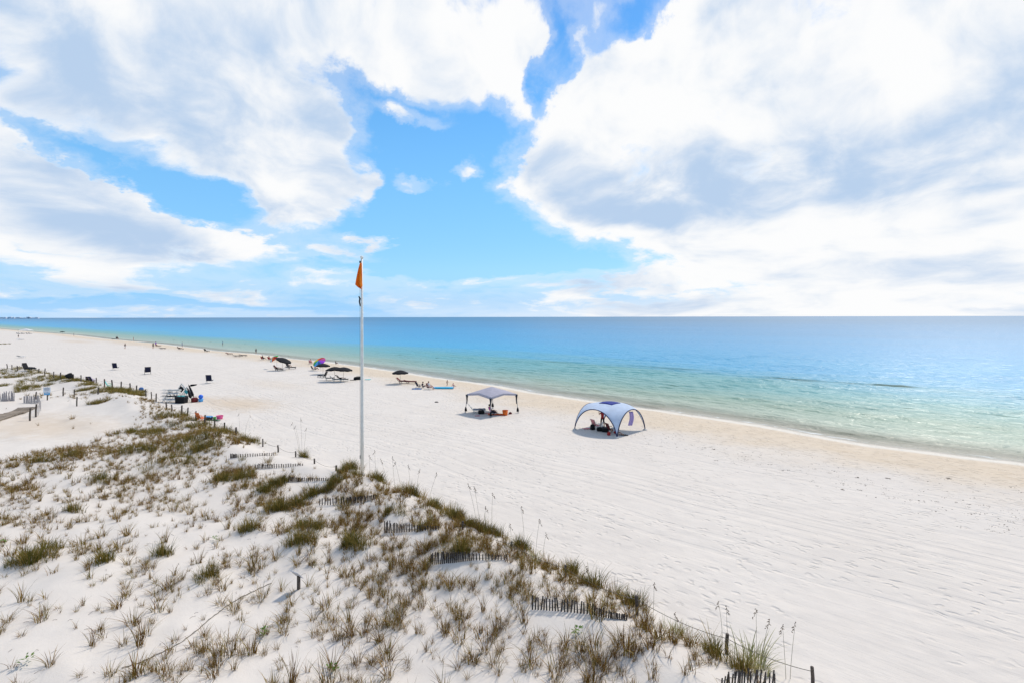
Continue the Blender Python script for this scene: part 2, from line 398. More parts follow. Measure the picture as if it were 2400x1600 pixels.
def sea_material():
    m = bpy.data.materials.new('sea_water'); m.use_nodes = True
    k = NT(m.node_tree); b = m.node_tree.nodes['Principled BSDF']
    s = attr(k, 'shore'); u = attr(k, 'along'); v = attr(k, 'across')
    uv = k.xyz(u, v, 0.0)
    off = k.m('MULTIPLY', s, -1.0)                                   # metres from the shore
    w1 = k.noise(k.vm('MULTIPLY', uv, (0.010, 0.055, 1)), 1.0, 5.0, 0.6, 0.5)
    w2 = k.noise(k.vm('MULTIPLY', uv, (0.0016, 0.010, 1)), 1.0, 5.0, 0.6, 0.5)
    lg = k.m('LOGARITHM', k.m('ADD', k.m('MAXIMUM', off, 0.0), 1.0), 10.0)          # 0 .. 4
    lg = k.m('ADD', lg, k.m('MULTIPLY', k.m('SUBTRACT', w1, 0.5), 0.42))
    lg = k.m('ADD', lg, k.m('MULTIPLY', k.m('SUBTRACT', w2, 0.5), 0.55))
    f = k.m('DIVIDE', lg, 4.0)
    col = k.ramp(f, [(0.0, (0.56, 0.54, 0.42)), (0.19, (0.40, 0.43, 0.32)), (0.31, (0.22, 0.34, 0.25)), (0.39, (0.085, 0.32, 0.32)), (0.45, (0.010, 0.31, 0.53)),
                     (0.54, (0.003, 0.265, 0.50)), (0.65, (0.002, 0.20, 0.40)), (0.78, (0.002, 0.145, 0.29))])
    # dark drifts of weed
    wd = k.noise(k.vm('MULTIPLY', uv, (0.10, 0.55, 1)), 1.0, 4.0, 0.65, 0.4)
    band = k.m('MULTIPLY', k.mr(off, 9.0, 14.0), k.mr(off, 34.0, 26.0))
    near = k.m('MULTIPLY', k.mr(off, 0.8, 1.6), k.mr(off, 4.5, 2.5))
    wf = k.m('MULTIPLY', k.mr(wd, 0.64, 0.72), k.m('MAXIMUM', band, near))
    for (px, py, ru, rv, wt) in [(2085, 902, 4.2, 2.0, .85), (1870, 888, 8.0, 2.0, .75), (1970, 895, 9.0, 1.4, .6), (1515, 952, 3.6, 1.3, .9), (1115, 893, 5.0, 1.6, .8), (1310, 848, 8.0, 2.2, .5), (1560, 862, 16, 2.6, .35), (1950, 1012, 7, 1.0, .5)]:
        x_, y_ = flat(px, py, SEA_Z); uu, vv = uv_of(x_, y_)
        mp = k.new('ShaderNodeMapping', vector_type='TEXTURE'); k.l.new(uv, mp.inputs['Vector'])
        mp.inputs['Location'].default_value = (uu, vv, 0); mp.inputs['Scale'].default_value = (ru, rv, 1)
        wf = k.m('MAXIMUM', wf, k.mr(k.m('ADD', k.vm('LENGTH', mp.outputs[0]), k.m('MULTIPLY', k.m('SUBTRACT', wd, 0.5), 2.2)), 1.05, 0.2, 0.0, wt))
    col = k.mix(k.m('MULTIPLY', wf, 0.95), col, (0.008, 0.045, 0.006))
    # foam at the edge
    fn = k.noise(k.vm('MULTIPLY', uv, (0.35, 1.6, 1)), 1.0, 5.0, 0.7, 0.5)
    foam = k.m('MULTIPLY', k.m('MULTIPLY', k.mr(off, -0.2, 0.15), k.mr(off, 1.3, 0.4)), k.mr(fn, 0.47, 0.60))
    col = k.mix(k.m('MULTIPLY', foam, 0.9), col, (0.82, 0.84, 0.82))
    m.node_tree.nodes.remove(b)
    # wavelets
    a1 = k.noise(k.vm('MULTIPLY', uv, (0.11, 0.42, 1)), 1.0, 3.0, 0.5, 0.8)
    a2 = k.noise(k.vm('MULTIPLY', uv, (0.5, 1.5, 1)), 1.0, 4.0, 0.6, 0.8)
    a3 = k.noise(k.vm('MULTIPLY', uv, (2.2, 5.0, 1)), 1.0, 3.0, 0.6, 0.5)
    h = k.m('ADD', k.m('MULTIPLY', a1, 0.55), k.m('ADD', k.m('MULTIPLY', a2, 0.40), k.m('MULTIPLY', a3, 0.10)))
    bp_ = k.new('ShaderNodeBump'); bp_.inputs['Strength'].default_value = 0.62; bp_.inputs['Distance'].default_value = 1.0
    k.l.new(h, bp_.inputs['Height'])
    df = k.new('ShaderNodeBsdfDiffuse'); k.l.new(col, df.inputs['Color']); k.l.new(bp_.outputs[0], df.inputs['Normal'])
    gl = k.new('ShaderNodeBsdfGlossy'); gl.inputs['Color'].default_value = (1, 1, 1, 1); gl.inputs['Roughness'].default_value = 0.29
    k.l.new(bp_.outputs[0], gl.inputs['Normal'])
    fr = k.new('ShaderNodeFresnel'); fr.inputs['IOR'].default_value = 1.33; k.l.new(bp_.outputs[0], fr.inputs['Normal'])
    # a ruffled sea never reaches a mirror's reflection towards the horizon
    ff = k.m('MULTIPLY', k.m('MINIMUM', k.m('MULTIPLY', fr.outputs[0], 0.85), 0.28), k.m('SUBTRACT', 1.0, k.m('MAXIMUM', k.m('MULTIPLY', foam, 0.9), k.m('MULTIPLY', wf, 0.75))))
    wm_ = k.new('ShaderNodeMixShader'); k.put(wm_.inputs[0], ff); k.l.new(df.outputs[0], wm_.inputs[1]); k.l.new(gl.outputs[0], wm_.inputs[2])
    # shallow water lets the sand through
    tr = k.new('ShaderNodeBsdfTransparent')
    ms = k.new('ShaderNodeMixShader')
    al = k.m('MAXIMUM', k.mr(off, 0.0, 7.0, 0.28, 1.0), k.m('MULTIPLY', foam, 0.9))
    k.put(ms.inputs[0], al)
    k.l.new(tr.outputs[0], ms.inputs[1]); k.l.new(wm_.outputs[0], ms.inputs[2])
    k.l.new(ms.outputs[0], m.node_tree.nodes['Material Output'].inputs['Surface'])
    return m

# ---------------------------------------------------------------- ground and sea sheets
def polar_sheet(name, rr, a0, a1, na, zfun, material):
    nr = len(rr); aa = np.linspace(a0, a1, na)
    A, RR = np.meshgrid(aa, rr)
    x = (np.sin(A) * RR).ravel(); y = (np.cos(A) * RR).ravel()
    z, s, dd, u, v = zfun(x, y)
    me = bpy.data.meshes.new(name)
    nv = nr * na
    co = np.stack([x, y, z], 1).astype(np.float32)
    i = np.arange((nr - 1) * (na - 1)); ri = i // (na - 1); ci = i % (na - 1)
    q = np.stack([ri * na + ci, (ri + 1) * na + ci, (ri + 1) * na + ci + 1, ri * na + ci + 1], 1)
    q = q[:, ::-1]
    me.vertices.add(nv); me.vertices.foreach_set('co', co.ravel())
    me.loops.add(q.size); me.loops.foreach_set('vertex_index', q.ravel().astype(np.int32))
    me.polygons.add(len(q)); me.polygons.foreach_set('loop_start', (np.arange(len(q)) * 4).astype(np.int32))
    me.polygons.foreach_set('use_smooth', np.ones(len(q), bool))
    for nm_, arr in (('shore', s), ('dune', dd), ('along', u), ('across', v)):
        at = me.attributes.new(nm_, 'FLOAT', 'POINT'); at.data.foreach_set('value', arr.astype(np.float32))
    me.update(); me.validate()
    me.materials.append(material)
    o = bpy.data.objects.new(name, me); C.objects.link(o)
    o['kind'] = 'structure'
    return o
beach = polar_sheet('beach', np.geomspace(2.5, 60000, 620), R(-100), R(100), 640, lambda x, y: terrain(x, y, True), sand_material())
beach['label'] = 'white sand beach with a low dune'
def sea_z(x, y):
    z, s, dd, u, v = terrain(x, y, True)
    r = np.hypot(x, y)
    w = np.zeros_like(x)
    for L, amp, ang, sd in ((3.4, .075, .10, 1.0), (2.1, .060, -.18, 2.0), (1.45, .036, .35, 3.0), (5.6, .062, -.05, 4.0)):
        ph = 2 * math.pi / L * (v * math.cos(ang) + u * math.sin(ang)) + 7.0 * fbm(u / 16 + sd * 9, v / 9 + sd, 2)
        w += amp * (1 - 2 * np.abs(np.sin(ph / 2)) ** 1.3) * np.clip(fbm(u / 7 + sd * 5, v / 4, 2) * 2.6 - .55, 0, 1.4)
    w = w * sstep(0.3, -4, s) * sstep(255, 70, r)
    return SEA_Z + w, s, dd, u, v
sea = polar_sheet('sea', np.concatenate([np.geomspace(20, 33, 12)[:-1], np.geomspace(33, 260, 620)[:-1], np.geomspace(260, 120000, 150)]), R(-100), R(100), 760, sea_z, sea_material())
sea['label'] = 'calm turquoise sea'

# ---------------------------------------------------------------- mesh helpers
class MB:
    """collects simple solids and links them as one mesh object"""
    def __init__(self): self.v = []; self.f = []; self.m = []; self.mats = []
    def mi(self, material):
        if material not in self.mats: self.mats.append(material)
        return self.mats.index(material)
    def add(self, vs, fs, material=None):
        b = len(self.v); self.v.extend([tuple(p) for p in vs])
        i = self.mi(material) if material else 0
        for f in fs: self.f.append(tuple(b + j for j in f)); self.m.append(i)
    def box(self, c, s, rot=None, material=None, taper=1.0):
        hx, hy, hz = s[0] / 2, s[1] / 2, s[2] / 2
        vs = []
        for z in (-1, 1):
            t = taper if z > 0 else 1.0
            for x, y in ((-1, -1), (1, -1), (1, 1), (-1, 1)):
                vs.append(Vector((x * hx * t, y * hy * t, z * hz)))
        if rot is not None: vs = [rot @ p for p in vs]
        vs = [p + Vector(c) for p in vs]
        self.add(vs, [(3, 2, 1, 0), (4, 5, 6, 7), (0, 1, 5, 4), (1, 2, 6, 5), (2, 3, 7, 6), (3, 0, 4, 7)], material)
    def tube(self, pts, r, seg=6, material=None, cap=True):
        pts = [Vector(p) for p in pts]
        rs = r if isinstance(r, (list, tuple)) else [r] * len(pts)
        vs = []; n = len(pts)
        ref = Vector((0.31, 0.52, 0.79))
        for i, p in enumerate(pts):
            d = (pts[min(i + 1, n - 1)] - pts[max(i - 1, 0)])
            if d.length < 1e-9: d = Vector((0, 0, 1))
            d.normalize()
            a = d.cross(ref)
            if a.length < 0.05: a = d.cross(Vector((1, 0, 0)))
            a.normalize(); b = d.cross(a)
            for j in range(seg):
                t = 2 * math.pi * j / seg
                vs.append(p + (a * math.cos(t) + b * math.sin(t)) * rs[i])
        fs = []
        for i in range(n - 1):
            for j in range(seg):
                k2 = (j + 1) % seg
                fs.append((i * seg + j, i * seg + k2, (i + 1) * seg + k2, (i + 1) * seg + j))
        if cap:
            fs.append(tuple(reversed(range(seg)))); fs.append(tuple((n - 1) * seg + j for j in range(seg)))
        self.add(vs, fs, material)
    def lathe(self, prof, c=(0, 0, 0), seg=12, material=None, rot=None):
        vs = []; n = len(prof)
        for r, z in prof:
            for j in range(seg):
                t = 2 * math.pi * j / seg
                p = Vector((r * math.cos(t), r * math.sin(t), z))
                if rot is not None: p = rot @ p
                vs.append(p + Vector(c))
        fs = []
        for i in range(n - 1):
            for j in range(seg):
                k2 = (j + 1) % seg
                fs.append((i * seg + j, i * seg + k2, (i + 1) * seg + k2, (i + 1) * seg + j))
        fs.append(tuple(reversed(range(seg)))); fs.append(tuple((n - 1) * seg + j for j in range(seg)))
        self.add(vs, fs, material)
    def ball(self, c, r, seg=10, rings=6, material=None):
        if not isinstance(r, (tuple, list)): r = (r, r, r)
        prof = []
        vs = []; fs = []
        for i in range(rings + 1):
            ph = math.pi * i / rings
            for j in range(seg):
                t = 2 * math.pi * j / seg
                vs.append((c[0] + r[0] * math.sin(ph) * math.cos(t), c[1] + r[1] * math.sin(ph) * math.sin(t), c[2] + r[2] * math.cos(ph)))
        for i in range(rings):
            for j in range(seg):
                k2 = (j + 1) % seg
                fs.append((i * seg + j, (i + 1) * seg + j, (i + 1) * seg + k2, i * seg + k2))
        self.add(vs, fs, material)
    def sheet(self, fun, nu, nv, thick=0.0, material=None):
        """a curved sheet fun(u, v) -> point, given real thickness"""
        top = [Vector(fun(i / nu, j / nv)) for j in range(nv + 1) for i in range(nu + 1)]
        w = nu + 1
        fs = [(j * w + i, j * w + i + 1, (j + 1) * w + i + 1, (j + 1) * w + i) for j in range(nv) for i in range(nu)]
        if thick <= 0: self.add(top, fs, material); return
        nrm = [Vector((0, 0, 0)) for _ in top]
        for f in fs:
            a, b, c, d = (top[i] for i in f)
            nn = (c - a).cross(d - b)
            for i in f: nrm[i] += nn
        bot = [p - (n.normalized() if n.length > 1e-9 else Vector((0, 0, 1))) * thick for p, n in zip(top, nrm)]
        N = len(top)
        al = fs + [tuple(N + i for i in reversed(f)) for f in fs]
        rim = [j * 1 for j in range(w)] + [j * w + w - 1 for j in range(1, nv + 1)] + [nv * w + i for i in range(w - 2, -1, -1)] + [j * w for j in range(nv - 1, 0, -1)]
        for a, b in zip(rim, rim[1:] + rim[:1]): al.append((b, a, N + a, N + b))
        self.add(top + bot, al, material)
    def mesh(self, name, material=None, smooth=False):
        me = bpy.data.meshes.new(name)
        me.from_pydata([tuple(p) for p in self.v], [], self.f)
        if material is not None and not self.mats: me.materials.append(material)
        for mm in self.mats: me.materials.append(mm)
        if self.mats: me.polygons.foreach_set('material_index', self.m)
        if smooth: me.polygons.foreach_set('use_smooth', [True] * len(me.polygons))
        me.update()
        return me
    def build(self, name, material=None, parent=None, smooth=False):
        o = bpy.data.objects.new(name, self.mesh(name, material, smooth)); C.objects.link(o)
        if parent is not None: o.parent = parent
        return o

def tag(o, label, cat, group=None, kind=None):
    o['label'] = label; o['category'] = cat
    if group: o['group'] = group
    if kind: o['kind'] = kind
    return o
def thing(name, label, cat, loc=(0, 0, 0), rz=0.0, group=None):
    o = bpy.data.objects.new(name, None); C.objects.link(o)
    o.empty_display_size = 0.2
    o.location = loc; o.rotation_euler = (0, 0, rz)
    return tag(o, label, cat, group)
def dup(src, loc, rz=0.0, label=None, scale=1.0):
    """a copy of a thing with copies of its parts and sub-parts, sharing mesh data"""
    r = src.copy(); C.objects.link(r); r.location = loc; r.rotation_euler = (0, 0, rz); r.scale = (scale,) * 3
    if label: r['label'] = label
    for ch in src.children:
        c = ch.copy(); C.objects.link(c); c.parent = r
        for g in ch.children:
            d = g.copy(); C.objects.link(d); d.parent = c
    return r
def rotx(a): return Matrix.Rotation(a, 3, 'X')
def roty(a): return Matrix.Rotation(a, 3, 'Y')
def rotz(a): return Matrix.Rotation(a, 3, 'Z')

M_WOOD = mat('weathered_wood', (0.105, 0.085, 0.070), 0.9, 0.25, 14, 0.4)
M_PICKET = mat('grey_picket', (0.060, 0.048, 0.043), 0.9, 0.3, 9, 0.4)
M_WOODL = mat('pale_driftwood', (0.34, 0.27, 0.20), 0.9, 0.25, 6, 0.4)
M_WIRE = mat('fence_wire', (0.12, 0.11, 0.10), 0.6, 0.1)
M_ROPE = mat('rope', (0.22, 0.19, 0.15), 0.95, 0.2, 30, 0.5)
M_WHITE = mat('white_paint', (0.80, 0.76, 0.68), 0.45, 0.04, 4)
M_WHITEF = mat('white_fabric', (0.78, 0.78, 0.78), 0.85, 0.04, 5, trans=0.3)
M_METAL = mat('grey_metal', (0.35, 0.35, 0.36), 0.4, 0.1, 6, metal=0.8)
M_DARKM = mat('dark_metal', (0.03, 0.03, 0.035), 0.5, 0.1, 6)
M_BLACK = mat('black_fabric', (0.012, 0.012, 0.014), 0.9, 0.2, 12, 0.2)
M_NAVY = mat('navy_fabric', (0.012, 0.015, 0.045), 0.85, 0.2, 12, 0.2)
M_NAVYT = mat('navy_trim', (0.010, 0.016, 0.075), 0.7, 0.15, 12)
M_BLUECAP = mat('royal_blue_fabric', (0.012, 0.03, 0.24), 0.75, 0.15, 10)
M_GREY = mat('grey_canopy_fabric', (0.50, 0.475, 0.53), 0.85, 0.05, 3, 0.2, trans=0.2)
M_PALEB = mat('pale_blue_fabric', (0.74, 0.83, 0.95), 0.8, 0.03, 2, 0.2, trans=0.45)
M_LILAC = mat('lilac_cloth', (0.56, 0.44, 0.78), 0.9, 0.15, 30, trans=0.2)
M_ORANGE = mat('orange_plastic', (0.85, 0.17, 0.02), 0.5, 0.1, 6)
M_ORANGEC = mat('orange_cloth', (0.80, 0.16, 0.04), 0.9, 0.12, 10)
M_FLAG = mat('flag_cloth', (0.98, 0.38, 0.03), 0.85, 0.04, 4, col2=(0.95, 0.27, 0.02), trans=0.5)
M_RED = mat('red_cloth', (0.42, 0.035, 0.03), 0.85, 0.15, 10)
M_DRED = mat('dark_red_cloth', (0.14, 0.018, 0.018), 0.85, 0.2, 10)
M_PINK = mat('pink_plastic', (0.80, 0.12, 0.30), 0.55, 0.08, 6)
M_PINKC = mat('pink_cloth', (0.72, 0.30, 0.30), 0.9, 0.12, 10)
M_MAG = mat('magenta_cloth', (0.50, 0.08, 0.28), 0.9, 0.12, 10)
M_CYAN = mat('cyan_plastic', (0.05, 0.45, 0.68), 0.45, 0.1, 6)
M_TEAL = mat('turquoise_cloth', (0.10, 0.50, 0.50), 0.85, 0.12, 8)
M_BLUE = mat('blue_cloth', (0.04, 0.16, 0.42), 0.8, 0.12, 8)
M_BLUEP = mat('blue_plastic', (0.03, 0.16, 0.72), 0.4, 0.08, 5)
M_LBLUE = mat('light_blue_plastic', (0.12, 0.42, 0.80), 0.5, 0.08, 5)
M_GREEN = mat('green_plastic', (0.05, 0.42, 0.08), 0.5, 0.1, 6)
M_YELLOW = mat('yellow_cloth', (0.82, 0.66, 0.04), 0.85, 0.1, 6)
M_PURPLE = mat('purple_cloth', (0.36, 0.07, 0.62), 0.85, 0.1, 6)
M_SAND_B = mat('sand_bag', (0.62, 0.58, 0.52), 0.95, 0.1, 9)
M_SKIN = mat('skin', (0.50, 0.29, 0.20), 0.6, 0.06, 9)
M_SKIN2 = mat('tanned_skin', (0.34, 0.18, 0.12), 0.6, 0.06, 9)
M_HAIR = mat('dark_hair', (0.025, 0.018, 0.014), 0.7, 0.3, 40)
M_HAIRB = mat('blond_hair', (0.42, 0.28, 0.12), 0.7, 0.2, 40)
M_SIGN = mat('sign_white', (0.74, 0.77, 0.80), 0.6, 0.04, 5)
M_SIGNB = mat('sign_blue', (0.06, 0.36, 0.66), 0.6, 0.08, 5)
M_SIGNG = mat('sign_grey', (0.52, 0.52, 0.54), 0.7, 0.06, 5)
M_INK = mat('sign_print', (0.16, 0.18, 0.24), 0.7, 0.1, 8)
M_CONC = mat('pale_concrete', (0.86, 0.86, 0.88), 0.85, 0.05, 0.1)
M_GLASS = mat('window_glass', (0.55, 0.62, 0.70), 0.3, 0.1, 0.1)

# ---------------------------------------------------------------- flag pole
base = G(849, 1112)
fp = thing('flagpole', 'tall white flagpole standing at the seaward edge of the dune', 'flagpole', base)
top_h = CAM_H + (HORIZON + 0.7 - 606) / FPX * base.y - base.z
b = MB(); b.tube([(0, 0, -0.3), (0, 0, 3), (0, 0, 8), (0, 0, top_h)], [0.105, 0.10, 0.085, 0.06], 14); b.build('pole', M_WHITE, fp, True)
b = MB(); b.ball((0, 0, top_h + 0.06), 0.10, 12, 8); b.build('finial', M_WHITE, fp, True)
b = MB(); b.lathe([(0.16, -0.05), (0.16, 0.05), (0.115, 0.10)], (0, 0, 0.02), 14); b.build('collar', M_METAL, fp)
b = MB(); b.box((-0.09, -0.02, top_h - 0.22), (0.10, 0.06, 0.12)); b.build('pulley', M_DARKM, fp)
hz_ = top_h - 2.55
b = MB(); b.tube([(-0.09, 0, hz_ - .38), (-0.15, 0, hz_ - .1), (-0.12, 0, hz_ + .1), (-.19, 0, hz_ + .24)], [.04, .045, .05, .03], 6); b.build('halyard_clip', M_DARKM, fp)
b = MB(); b.tube([(-0.115, -0.02, top_h - 0.25), (-0.125, -0.02, 5), (-0.13, -0.02, 1.1)], 0.008, 4); b.build('halyard', M_ROPE, fp)
b = MB(); b.box((-0.125, -0.02, 1.1), (0.03, 0.05, 0.22)); b.build('cleat', M_METAL, fp)
# limp flag: folds gathered under its upper corner
def flag_pt(u, v):
    w = (0.08 + 0.27 * v ** 0.8) * (1.0 if v < 0.86 else 1.0 - 0.75 * ((v - 0.86) / 0.14) ** 1.6)
    x = 0.05 - u * w * 1.15 + (0.02 if v > .9 else 0)
    yy = 0.085 * math.sin(u * 9.5 + v * 2.2) * (0.35 + v) - 0.20
    zz = top_h - 0.30 - v * 1.42 - 0.10 * u * v + (0.12 * (1 - abs(u - 0.55) * 2) * -1 if v > 0.95 else 0)
    return (x, yy, zz)
b = MB(); b.sheet(flag_pt, 16, 22, 0.006)
fl = b.build('flag', M_FLAG, None, True); fl.location = base
tag(fl, 'orange warning flag hanging limp from the flagpole top', 'flag')

# ---------------------------------------------------------------- grey peaked canopy
cx, cy = -2.16, 54.1
gz = Z(cx, cy)
gc = thing('pop_up_canopy', 'grey peaked pop-up canopy on four dark legs on the sand', 'canopy', (cx, cy, gz), R(45))
S = 1.86
def gc_z(x, y):
    f = lambda t: 1 - abs(t) ** 1.7
    e = max(abs(x), abs(y)); o = min(abs(x), abs(y))
    return 1.98 + 0.80 * (1 - e) ** 0.95 + 0.24 * (1 - o / max(e, 1e-6)) * e ** 1.2 * 1.0
def gc_pt(u, v):
    x = (u - .5) * 2; y = (v - .5) * 2
    return (x * S, y * S, gc_z(x, y))
b = MB(); b.sheet(gc_pt, 20, 20, 0.012); b.build('canopy_roof', M_GREY, gc, True)
for i in range(4):
    def val(u, v, i=i):
        t = (u - .5) * 2
        p = Vector((t * S, -S - 0.006, gc_z(t, -1) + 0.004 - v * 0.17))
        return rotz(i * math.pi / 2) @ p
    b = MB(); b.sheet(val, 14, 1, 0.008); b.build('valance', M_GREY, gc)
for sx, sy in ((-1, -1), (1, -1), (1, 1), (-1, 1)):
    px_, py_ = sx * (S - .03), sy * (S - .03)
    g2 = rotz(R(45)) @ Vector((px_, py_, 0)); lz = Z(cx + g2.x, cy + g2.y) - gz
    b = MB(); fx, fy = px_ * 1.08, py_ * 1.08
    b.tube([(fx, fy, lz - .05), (px_, py_, 1.96)], 0.035, 6); leg = b.build('leg', M_METAL, gc)
    # cloth gathered round the upper leg and a weight bag at its foot
    b = MB(); b.lathe([(0.03, 0.95), (0.055, 1.15), (0.09, 1.6), (0.15, 1.93)], (px_ * 1.01, py_ * 1.01, 0), 8); b.build('leg_wrap', M_DARKM, leg, True)
    b = MB(); b.lathe([(0.04, .14), (0.13, .16), (0.12, .38), (0.045, .62)], (px_ * 1.06, py_ * 1.06, lz), 8); b.build('weight_bag', M_BLACK, leg, True)
    b = MB(); b.box((fx, fy, lz + .015), (.16, .16, .03)); b.build('foot_plate', M_METAL, leg)
for a in (45, 135):
    b = MB(); d = Vector((math.cos(R(a)), math.sin(R(a)), 0)) * S * 1.40
    b.tube([d + Vector((0, 0, 1.93)), Vector((0, 0, 2.70)), -d + Vector((0, 0, 1.93))], 0.02, 5); b.build('roof_strut', M_METAL, gc)

# ---------------------------------------------------------------- pale blue arch shelter
ax, ay = 8.75, 45.9
az_ = Z(ax, ay)
at_ = thing('arch_shelter', 'pale blue arched beach shelter with navy arches and blue top vent', 'shelter', (ax, ay, az_), R(45))
S2 = 2.22
def arch_f(t): return max(0.0, 1 - abs(t) ** 2.15) ** 0.62
def at_z(x, y):
    return 2.12 * (1 - (1 - arch_f(x)) * (1 - arch_f(y))) + 0.33 * (1 - x * x) * (1 - y * y)
def curve_t(u):                                   # finer steps near the feet
    t = (u - .5) * 2
    return math.copysign(1 - (1 - abs(t)) ** 1.6, t)
def at_pt(u, v):
    x, y = curve_t(u), curve_t(v)
    return (x * S2, y * S2, at_z(x, y))
b = MB(); b.sheet(at_pt, 36, 36, 0.008); b.build('shelter_roof', M_PALEB, at_, True)
for i in range(4):
    pts = []
    for j in range(41):
        t = curve_t(j / 40)
        pts.append(rotz(i * math.pi / 2) @ Vector((t * S2, -S2 - 0.02, at_z(t, -1) - 0.01)))
    b = MB(); b.tube(pts, 0.042, 6); b.build('arch', M_NAVYT, at_, True)
def cap_pt(u, v):
    x, y = (u - .5) * 0.62, (v - .5) * 0.62
    return (x * S2, y * S2, at_z(x, y) + 0.07 - 0.05 * (abs(x) + abs(y)))
b = MB(); b.sheet(cap_pt, 8, 8, 0.05); b.build('top_vent', M_BLUECAP, at_, True)
for sx, sy in ((-1, -1), (1, -1), (1, 1), (-1, 1)):
    b = MB(); g2 = rotz(R(45)) @ Vector((sx * S2, sy * S2, 0)); lz = Z(ax + g2.x, ay + g2.y) - az_
    b.ball((sx * S2, sy * S2, lz + .02), (.20, .20, .11), 8, 5); b.build('anchor_bag', M_SAND_B, at_, True)
def tow_pt(u, v):
    return (0.08 * math.sin(v * 4) + (u - .5) * 0.36, 0.035 * math.sin(u * 11 + v * 2), -v * 1.20)
b = MB(); b.sheet(tow_pt, 10, 12, 0.01); tw = b.build('towel', M_LILAC, None, True)
tw.location = (ax + 1.55, ay - 1.45, az_ + 1.90)
tag(tw, 'lilac towel hanging from the right arch of the pale blue shelter', 'towel')
b = MB(); b.tube([(-.26, 0, .06), (-.18, 0, .01), (.20, 0, .01)], .012, 4); b.build('hanging_cord', M_NAVYT, tw)

# ---------------------------------------------------------------- beach furniture
def lounger(name, label, loc, rz, frame, cushion, back=40, group=None, pad2=None):
    """low sun lounger: slatted frame, four legs, seat pad and raised back pad; head end at -x"""
    t = thing(name, label, 'lounger', loc, rz, group)
    b = MB()
    for sy in (-.30, .30): b.box((0.25, sy, .30), (1.30, .05, .06))
    for x in (-.38, .88): b.box((x, 0, .30), (.05, .56, .06))
    b.build('frame', frame, t)
    for x in (-.30, .80):
        for sy in (-.30, .30):
            b = MB(); b.box((x, sy, .135), (.05, .049, .27)); b.build('leg', frame, t)
    b = MB()
    def seat(u, v): return (-.38 + 1.26 * u, (v - .5) * .56, .405 + .012 * math.sin(u * 14))
    b.sheet(seat, 10, 4, .075); b.build('seat_pad', cushion, t, True)
    a = R(back)
    def bk(u, v):
        return (-.40 - .72 * u * math.cos(a), (v - .5) * .56, .405 + .72 * u * math.sin(a) + .012 * math.sin(u * 10))
    b = MB(); b.sheet(bk, 6, 4, -.075); b.build('back_pad', pad2 or cushion, t, True)
    for sy in (-.27, .27):
        b = MB(); b.tube([(-.42, sy, .33), (-.42 - .74 * math.cos(a), sy, .34 + .74 * math.sin(a))], .022, 5); b.build('back_rail', frame, t)
        b = MB(); b.tube([(-.42 - .42 * math.cos(a), sy, .31 + .42 * math.sin(a)), (-.34, sy, .10)], .016, 5); b.build('back_strut', frame, t)
    return t
def beach_chair(name, label, loc, rz, fabric, frame=None, scale=1.0, tilt=24, group=None):
    """low folding beach chair facing +y: sling seat, sling back, tube side frames with arm rests"""
    frame = frame or M_METAL
    t = thing(name, label, 'chair', loc, rz, group); t.scale = (scale,) * 3
    a = R(tilt)
    def st(u, v): return ((u - .5) * .54, -.20 + .46 * v, .27 + .05 * v - .03 * math.sin(v * math.pi))
    b = MB(); b.sheet(st, 3, 5, .02); b.build('seat', fabric, t, True)
    def bk(u, v): return ((u - .5) * .54, -.22 - .66 * v * math.sin(a), .27 + .66 * v * math.cos(a))
    b = MB(); b.sheet(bk, 3, 5, .02); b.build('backrest', fabric, t, True)
    for sx in (-.295, .295):
        b = MB()
        b.tube([(sx, -.22 - .70 * math.sin(a), .27 + .70 * math.cos(a)), (sx, -.18, .18), (sx, .30, .02)], .016, 5)
        b.tube([(sx, .30, .34), (sx, .05, .26), (sx, -.42, .02)], .016, 5)
        b.box((sx, .0, .50), (.05, .46, .03))
        b.tube([(sx, .22, .49), (sx, .27, .30)], .014, 5)
        b.build('side_frame', frame, t)
    return t
RAINBOW = [M_RED, M_ORANGEC, M_YELLOW, M_GREEN, M_LBLUE, M_BLUE, M_PURPLE, M_MAG]
